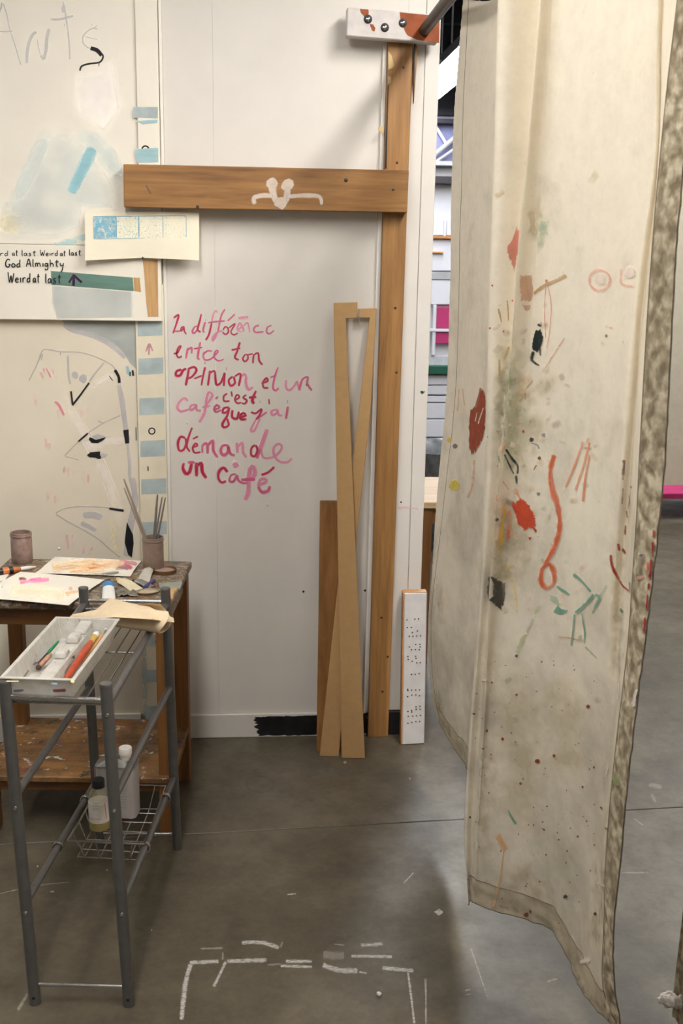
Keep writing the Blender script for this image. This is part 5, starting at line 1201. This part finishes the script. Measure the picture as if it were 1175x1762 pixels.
cm(C(110,140,84), .8, .5, [('s',K4,[(195,600),(255,590)],20),('s',K4,[(215,850),(230,920)],22),('s',K4,[(325,40),(330,180)],30)], lab='green smudge')
cm(C(214,204,182), .95, .4, [('b',K4,(355,735),36),('b',K4,(500,1000),10),('b',K5,(180,235),16)], lab='off white dab')
cm(C(198,84,36), .95, .3, [('s',X2,[(607,600),(590,650),(588,700),(600,760),(618,820),(630,890),(625,950),(605,1010),(580,1060),(560,1095)],32),('s',X2,[(575,1085),(550,1110),(545,1160),(570,1190),(600,1172),(606,1125),(588,1088),(565,1092)],27)], lab='long orange brush squiggle ending in a loop', ns=60)
cm(C(180,48,20), .7, .4, [('s',X2,[(592,670),(606,760),(624,830),(632,900)],12)], cs3)
cm(C(206,112,66), .9, .35, [('s',X2,[(732,540),(700,640),(655,745)],10),('s',X2,[(764,545),(735,650),(700,757)],12),('s',X2,[(762,600),(745,700),(733,807)],14)], lab='orange slanting stroke')
cm(C(62,60,54), .97, .35, [('p',K5,[(100,430),(180,480),(245,500),(240,640),(205,735),(150,690),(80,620)],.06)], lab='charcoal brush patch', ns=140)
cm(C(98,154,132), .95, .25, [('s',K5,[(820,430),(900,500),(970,580)],30),('s',K5,[(992,600),(930,670),(840,760)],38),('s',K5,[(830,765),(820,880),(802,1035)],18),('s',K5,[(1000,602),(1040,625),(1010,690),(982,760)],24),('s',K5,[(890,755),(905,850),(918,930),(908,1005)],14),('s',K5,[(680,530),(725,565),(790,608)],34),('p',K5,[(690,690),(720,725),(780,735),(715,770),(650,750)],.1),('s',X3,[(400,758),(415,790),(435,820)],13)], lab='sea green brush stroke')
cm(C(120,160,140), .65, .5, [('s',K5,[(1040,625),(1100,520)],26),('p',K5,[(620,600),(690,620),(720,700),(660,680),(620,650)],.3),('s',K5,[(920,1040),(1020,1140)],20)], lab='pale sea green smear')
cm(C(134,146,106), .7, .45, [('s',K5,[(540,690),(490,760)],46),('s',K5,[(480,800),(425,925)],22),('s',K5,[(420,930),(380,1000),(345,1095)],56),('s',K5,[(885,940),(870,1000)],34),('s',X3,[(385,185),(420,170)],22),('s',X3,[(290,180),(310,190)],20)], lab='olive green smear')
cm(C(204,158,110), .95, .2, [('s',X3,[(352,868),(372,905),(386,938)],34),('s',X3,[(380,935),(365,1050),(335,1188)],9)], lab='peach paint drip')
cm(C(110,44,38), .95, .3, [('b',X3,(482,1222),14),('b',X3,(498,1208),8)], lab='maroon spot')
cm(C(28,26,28), .95, .3, [('b',X3,(655,1142),11),('b',X3,(226,790),6),('b',X3,(788,1220),9),('b',X3,(437,74),8),('b',X3,(415,415),5)], lab='black spot')
random.seed(11)
mk = Marks(cs2)
for k in range(110):
    u = random.uniform(815, 1045); v = random.uniform(1130, 1590); 
    if u > 1000 and v > 1540: continue
    L_ = random.uniform(.5, 3.2)**1.0; mk.stroke([(u, v), (u+random.uniform(-.6, .6), v+L_)], random.uniform(1.0, 3.0), .2, 1, True)
sp = mk.build('speckles', paintmat(C(124, 66, 38), .95, .15), cloth, 'fine rusty paint speckles'); sp['kind'] = 'stuff'
for x, y, r in ((757,298,10),(325,190,6),(302,405,8),(376,442,8),(530,540,13),(605,516,8),(455,640,7),(438,245,6),(560,845,6),(574,741,5),(626,890,5),(732,655,6),(782,568,6),(815,748,6),(663,940,5),(710,875,6)):
    cm(C(132, 62, 34), 1, .15, [('b', X3, (x, y), r)], lab='rusty paint spot')
cm(C(96,86,68), .6, .4, [('s',(0,0,1),[(806,1535),(850,1556),(900,1568),(945,1585),(975,1615)],10),('s',(0,0,1),[(985,1655),(1008,1705),(1045,1745)],12),('s',(0,0,1),[(830,1560),(870,1569)],8)], cs1, 'dark hem grime', 40)
# marks on the narrow strip and the side hem
cm(C(150,40,36), 1, .25, [('s',K6,[(122,960),(130,1060),(170,1160),(220,1240),(295,1302)],30),('s',K6,[(250,680),(245,770)],28),('s',K6,[(180,850),(188,925)],28),('s',K6,[(215,900),(262,952)],42),('s',K6,[(290,380),(300,450),(285,525)],12),('s',K6,[(255,540),(275,610)],22)], lab='dark red streak')
cm(C(142,36,36), 1, .25, [('s',K6,[(532,720),(527,800)],34),('s',K6,[(524,835),(508,960)],38),('s',K6,[(505,1000),(490,1185)],40),('s',K6,[(485,1225),(475,1292)],32),('s',K6,[(470,1335),(455,1480)],34),('s',K6,[(448,1550),(436,1690)],38)], lab='dark red paint along the hem edge')
cm(C(206,70,30), 1, .2, [('s',K6,[(478,1030),(468,1110)],32)], cs3, 'orange paint on the hem')
cm(C(36,74,120), 1, .3, [('s',K6,[(390,972),(430,960)],26),('s',K6,[(298,1220),(302,1300)],14)], lab='blue paint spot')
cm(C(30,118,84), 1, .3, [('s',K6,[(205,1470),(240,1510)],32)], lab='green paint spot')
cm(C(92,40,62), .9, .4, [('s',K6,[(238,60),(225,250)],20),('s',K6,[(225,330),(215,480)],14),('s',K6,[(310,310),(320,330)],16)], lab='plum streak')
cm(C(188,120,110), .8, .4, [('s',K6,[(365,1180),(440,1170)],36)], lab='pink smear')
cm(C(214,206,196), .9, .4, [('s',X3,[(890,30),(888,130),(900,150)],14),('s',X3,[(895,190),(888,270)],14),('s',X3,[(848,560),(836,605)],10),('s',X3,[(720,1435),(770,1425)],24),('s',X3,[(795,1080),(830,1100)],16),('s',X3,[(975,220),(955,300)],20)], lab='white paint streak')
cm(C(112,128,72), .8, .4, [('s',X3,[(875,600),(890,650)],40)], lab='green smear on the hem')

# ================================================================== OTHER CLOTHS AND THINGS BEYOND
def hanging(name, pts, z0, z1, mat, label, wob=.012, n=40, hem=None, rows=30, seed=0):
    e = empty(name, (pts[0][0], pts[0][1], z0)); tag(e, label, 'curtain')
    g = []
    for r in range(rows+1):
        z = z1+(z0-z1)*r/rows; row = []
        for i in range(n*(len(pts)-1)+1):
            j = min(len(pts)-2, i//n); f = i/n-j; x = pts[j][0]+(pts[j+1][0]-pts[j][0])*f; y = pts[j][1]+(pts[j+1][1]-pts[j][1])*f
            w_ = wob*math.sin(i*.33+seed+.4*math.sin(z*2))+.004*noise.noise(Vector((i*.4, z*5, seed)))
            dx, dy = pts[j+1][0]-pts[j][0], pts[j+1][1]-pts[j][1]; l = math.hypot(dx, dy)
            row.append(Vector((x-dy/l*w_, y+dx/l*w_, z)))
        g.append(row)
    MB().grid(g[:rows-1]).build('cloth', mat, e, smooth=True); MB().grid(g[rows-2:]).build('bottom_hem', HEM if hem is None else hem, e, smooth=True)
    return e, g
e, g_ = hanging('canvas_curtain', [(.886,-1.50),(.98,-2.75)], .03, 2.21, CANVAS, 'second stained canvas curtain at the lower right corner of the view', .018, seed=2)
MB().tube([r[0] for r in g_], .005, 8).build('side_hem', HEM, e, smooth=True)
rod2 = tag(MB().tube([(.878,-1.4,2.228),(.985,-2.85,2.228)], .013, 12).build('curtain_rod', DARKSTEEL, smooth=True), 'dark metal rod carrying the second curtain', 'rod')
for y in (-1.45, -2.8):
    x = .886+(-1.5-y)*.075; MB().tube([(x, y, 2.228), (x, y, 4.6)], .005, 6).build('hanger', DARKSTEEL, rod2)
kn = PY(1152, 1720, -1.525); kt = empty('cloth_knot', kn); tag(kt, 'white knotted rag tied to the hem of the second curtain', 'rag')
RAG = plain('white_rag', C(222, 216, 208), .85, var=.05, vscale=60)
def crumple(c, rx, ry, rz_, sd, m):
    rows = []
    for i in range(13):
        a = math.pi*i/12; row = []
        for k in range(19):
            b = 2*math.pi*k/18; q = 1+.55*noise.noise(Vector((math.cos(b)*1.8+sd, math.sin(b)*1.8, math.cos(a)*1.8)))
            row.append(Vector(c)+Vector((rx*math.sin(a)*math.cos(b)*q, ry*math.sin(a)*math.sin(b)*q, rz_*math.cos(a)*q)))
        rows.append(row)
    m.grid(rows)
m_ = MB(); crumple(kn, .018, .016, .015, 1, m_); m_.build('knot', RAG, kt, smooth=True)
m_ = MB(); crumple(kn+Vector((-.016, -.004, .004)), .011, .007, .009, 4, m_); m_.build('tail', RAG, kt, smooth=True)
m_ = MB(); crumple(kn+Vector((.022, -.004, -.002)), .02, .008, .014, 7, m_); m_.build('tail', RAG, kt, smooth=True)
# pale curtain and pink bench across the aisle
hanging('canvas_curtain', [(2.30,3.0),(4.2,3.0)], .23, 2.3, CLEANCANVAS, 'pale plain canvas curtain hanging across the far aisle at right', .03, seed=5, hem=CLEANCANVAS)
tag(MB().tube([(2.2,3.0,2.31),(4.3,3.0,2.31)], .014, 10).build('curtain_rod', DARKSTEEL, smooth=True), 'dark rod carrying the pale far curtain', 'rod')
pb = empty('pink_bench', (3.2, 3.35, 0)); tag(pb, 'low bench with a bright pink top edge under the pale far curtain', 'bench')
MB().box(2.35, 4.1, 3.08, 3.6, .13, .165).build('top', plain('bright_pink', C(206, 52, 118), .5), pb, bevel=.004)
for x in (2.42, 3.2, 4.0):
    for y in (3.12, 3.54): MB().box(x-.04, x+.04, y-.03, y+.03, 0, .13).build('leg', plain('bench_dark', C(52, 40, 36), .7), pb)
# second work table behind the partition
w2 = empty('painters_table', (.97, .86, 0), R(-3)); tag(w2, 'pale-topped wooden work table standing behind the partition wall', 'table')
PALEW = wood('pale_pine', C(206, 168, 118), C(232, 202, 160), 'x', .5); z2 = PZ(740, 846, .65).z
MB().box(-.3, .3, -.25, .25, .645, .67).build('tabletop', PALEW, w2, bevel=.003, local=True)
for sx in (-1, 1):
    for sy in (-1, 1): MB().box(sx*.265-.02, sx*.265+.02, sy*.215-.02, sy*.215+.02, 0, .645).build('leg', TWOOD, w2, bevel=.002, local=True)
for sy in (-1, 1): MB().box(-.245, .245, sy*.215-.01, sy*.215+.01, .58, .645).build('apron', TWOOD, w2, local=True)
for sx in (-1, 1): MB().box(sx*.265-.01, sx*.265+.01, -.195, .195, .58, .645).build('apron', TWOOD, w2, local=True)
tbn = empty('trash_bin', (1.12, 2.55, 0)); tag(tbn, 'grey round trash bin with a liner behind the far work table', 'bin')
BIN = plain('bin_grey', C(92, 96, 102), .5); c = Vector((1.12, 2.55, 0))
MB().lathe(c, [(.19, .001), (.2, .02), (.235, .5), (.25, .505), (.25, .54), (.232, .545), (.225, .1), (0, .09)], 28).build('body', BIN, tbn, smooth=True)
MB().lathe(c, [(.2065, .1), (.209, .14), (.2085, .14), (.206, .1)], 28).build('yellow_stripe', plain('stripe_yellow', C(176, 176, 66), .5), tbn, smooth=True)
MB().lathe(c, [(.236, .40), (.246, .43), (.256, .49), (.258, .55), (.245, .562), (.22, .54), (.2, .42)], 28).build('liner', plain('liner_plastic', C(128, 130, 132), .3, var=.2, vscale=20), tbn, smooth=True)

# ================================================================== FLOOR MARKS
FS = plane_surf(lambda u, v: PZ(u, v, 0.0), (0, 0, .0006)); PAINT_BG[0] = (.2, .185, .15); FO = (280, 1280, 2.176)
slab = [c for c in fl.children][0]
TAPE = paintmat(C(200, 196, 190), .75, .9, 90, .6, (1, 2.5, 1), bias=-.3); TAPEF = paintmat(C(180, 175, 166), .4, .9, 90, bias=-.3)
for it in (([(295,745),(370,745),(435,765)],22),([(100,820),(210,815)],20),([(240,815),(390,810)],24),([(440,832),(560,836)],16),([(460,815),(560,815)],18),([(598,828),(660,848),(730,850)],30),([(735,855),(765,860)],10),([(705,795),(860,797)],18),([(740,755),(825,750)],20),([(820,840),(940,850)],24),([(105,825),(85,900),(70,1035)],26),([(237,815),(190,912)],16),([(918,855),(930,950),(942,1049)],13),([(985,880),(985,1049)],8),([(902,522),(940,482)],8),([(465,565),(500,562)],8)):
    mk = Marks(FS, FO); mk.stroke(it[0], it[1], .2, .8); mk.build('tape_residue', TAPE, slab, 'white tape residue')
for it in (([(140,768),(225,765)],12),([(450,740),(440,765)],12),([(640,750),(680,755)],8),([(600,790),(680,795)],40),([(390,828),(450,825)],10),([(225,780),(225,810)],10),([(1130,925),(1155,920)],10),([(1130,942),(1155,938)],10)):
    mk = Marks(FS, FO); mk.stroke(it[0], it[1], .2, .8); mk.build('tape_residue', TAPEF, slab)
mk = Marks(FS, FO); mk.poly([(1010,630),(1035,615),(1055,630),(1035,648)], .3); mk.build('paint_spot', TAPE, slab)
for pts, w_ in (([(1115,1350),(1140,1355)],12),([(1120,1365),(1128,1382)],8),([(1066,1502),(1116,1502)],5),([(1090,1408),(1108,1422)],4),([(30,1740),(48,1710)],8),([(0,1538),(60,1525),(120,1518)],2.5),([(85,1535),(95,1534)],5),([(810,1632),(840,1720)],4),([(730,1684),(735,1758)],3),([(940,1690),(960,1684)],6)):
    mk = Marks(FS); mk.stroke(pts, w_); mk.build('scuff', TAPEF, slab)
far_slab = [c for c in fl.children][1]
STAIN = paintmat(C(70, 64, 54), .35, .3, 25, soft=True)
mk = Marks(FS, FO); mk.poly([(545,60),(620,70),(720,105),(690,128),(600,115),(530,130),(520,100)], .2); mk.ring((575,105), 48, 7, 1.2); mk.ring((365,152), 30, 6, 1.7); mk.stroke([(430,180),(490,165)], 30); mk.stroke([(525,205),(570,215)], 14); mk.stroke([(335,98),(365,98)], 10)
mk.build('damp_stain', STAIN, far_slab, 'dark damp ring stains')
mk = Marks(FS, FO); mk.blob((682,70), 9); mk.blob((925,130), 6); mk.build('paint_spot', TAPE, far_slab)
for u, v, r in ((196,941,3),(557,962,3),(790,1275,3)):
    mk = Marks(FS, (0,1180,3.028)); mk.blob((u, v), r*2.2); mk.build('paint_spot', TAPE, slab)
ch = PZ(652, 1713, 0); m_ = MB(); crumple(ch+Vector((0,0,.004)), .006, .005, .004, 3, m_)
tag(m_.build('paper_chip', RAG, smooth=True), 'tiny white chip lying on the concrete inside the tape outline', 'chip')
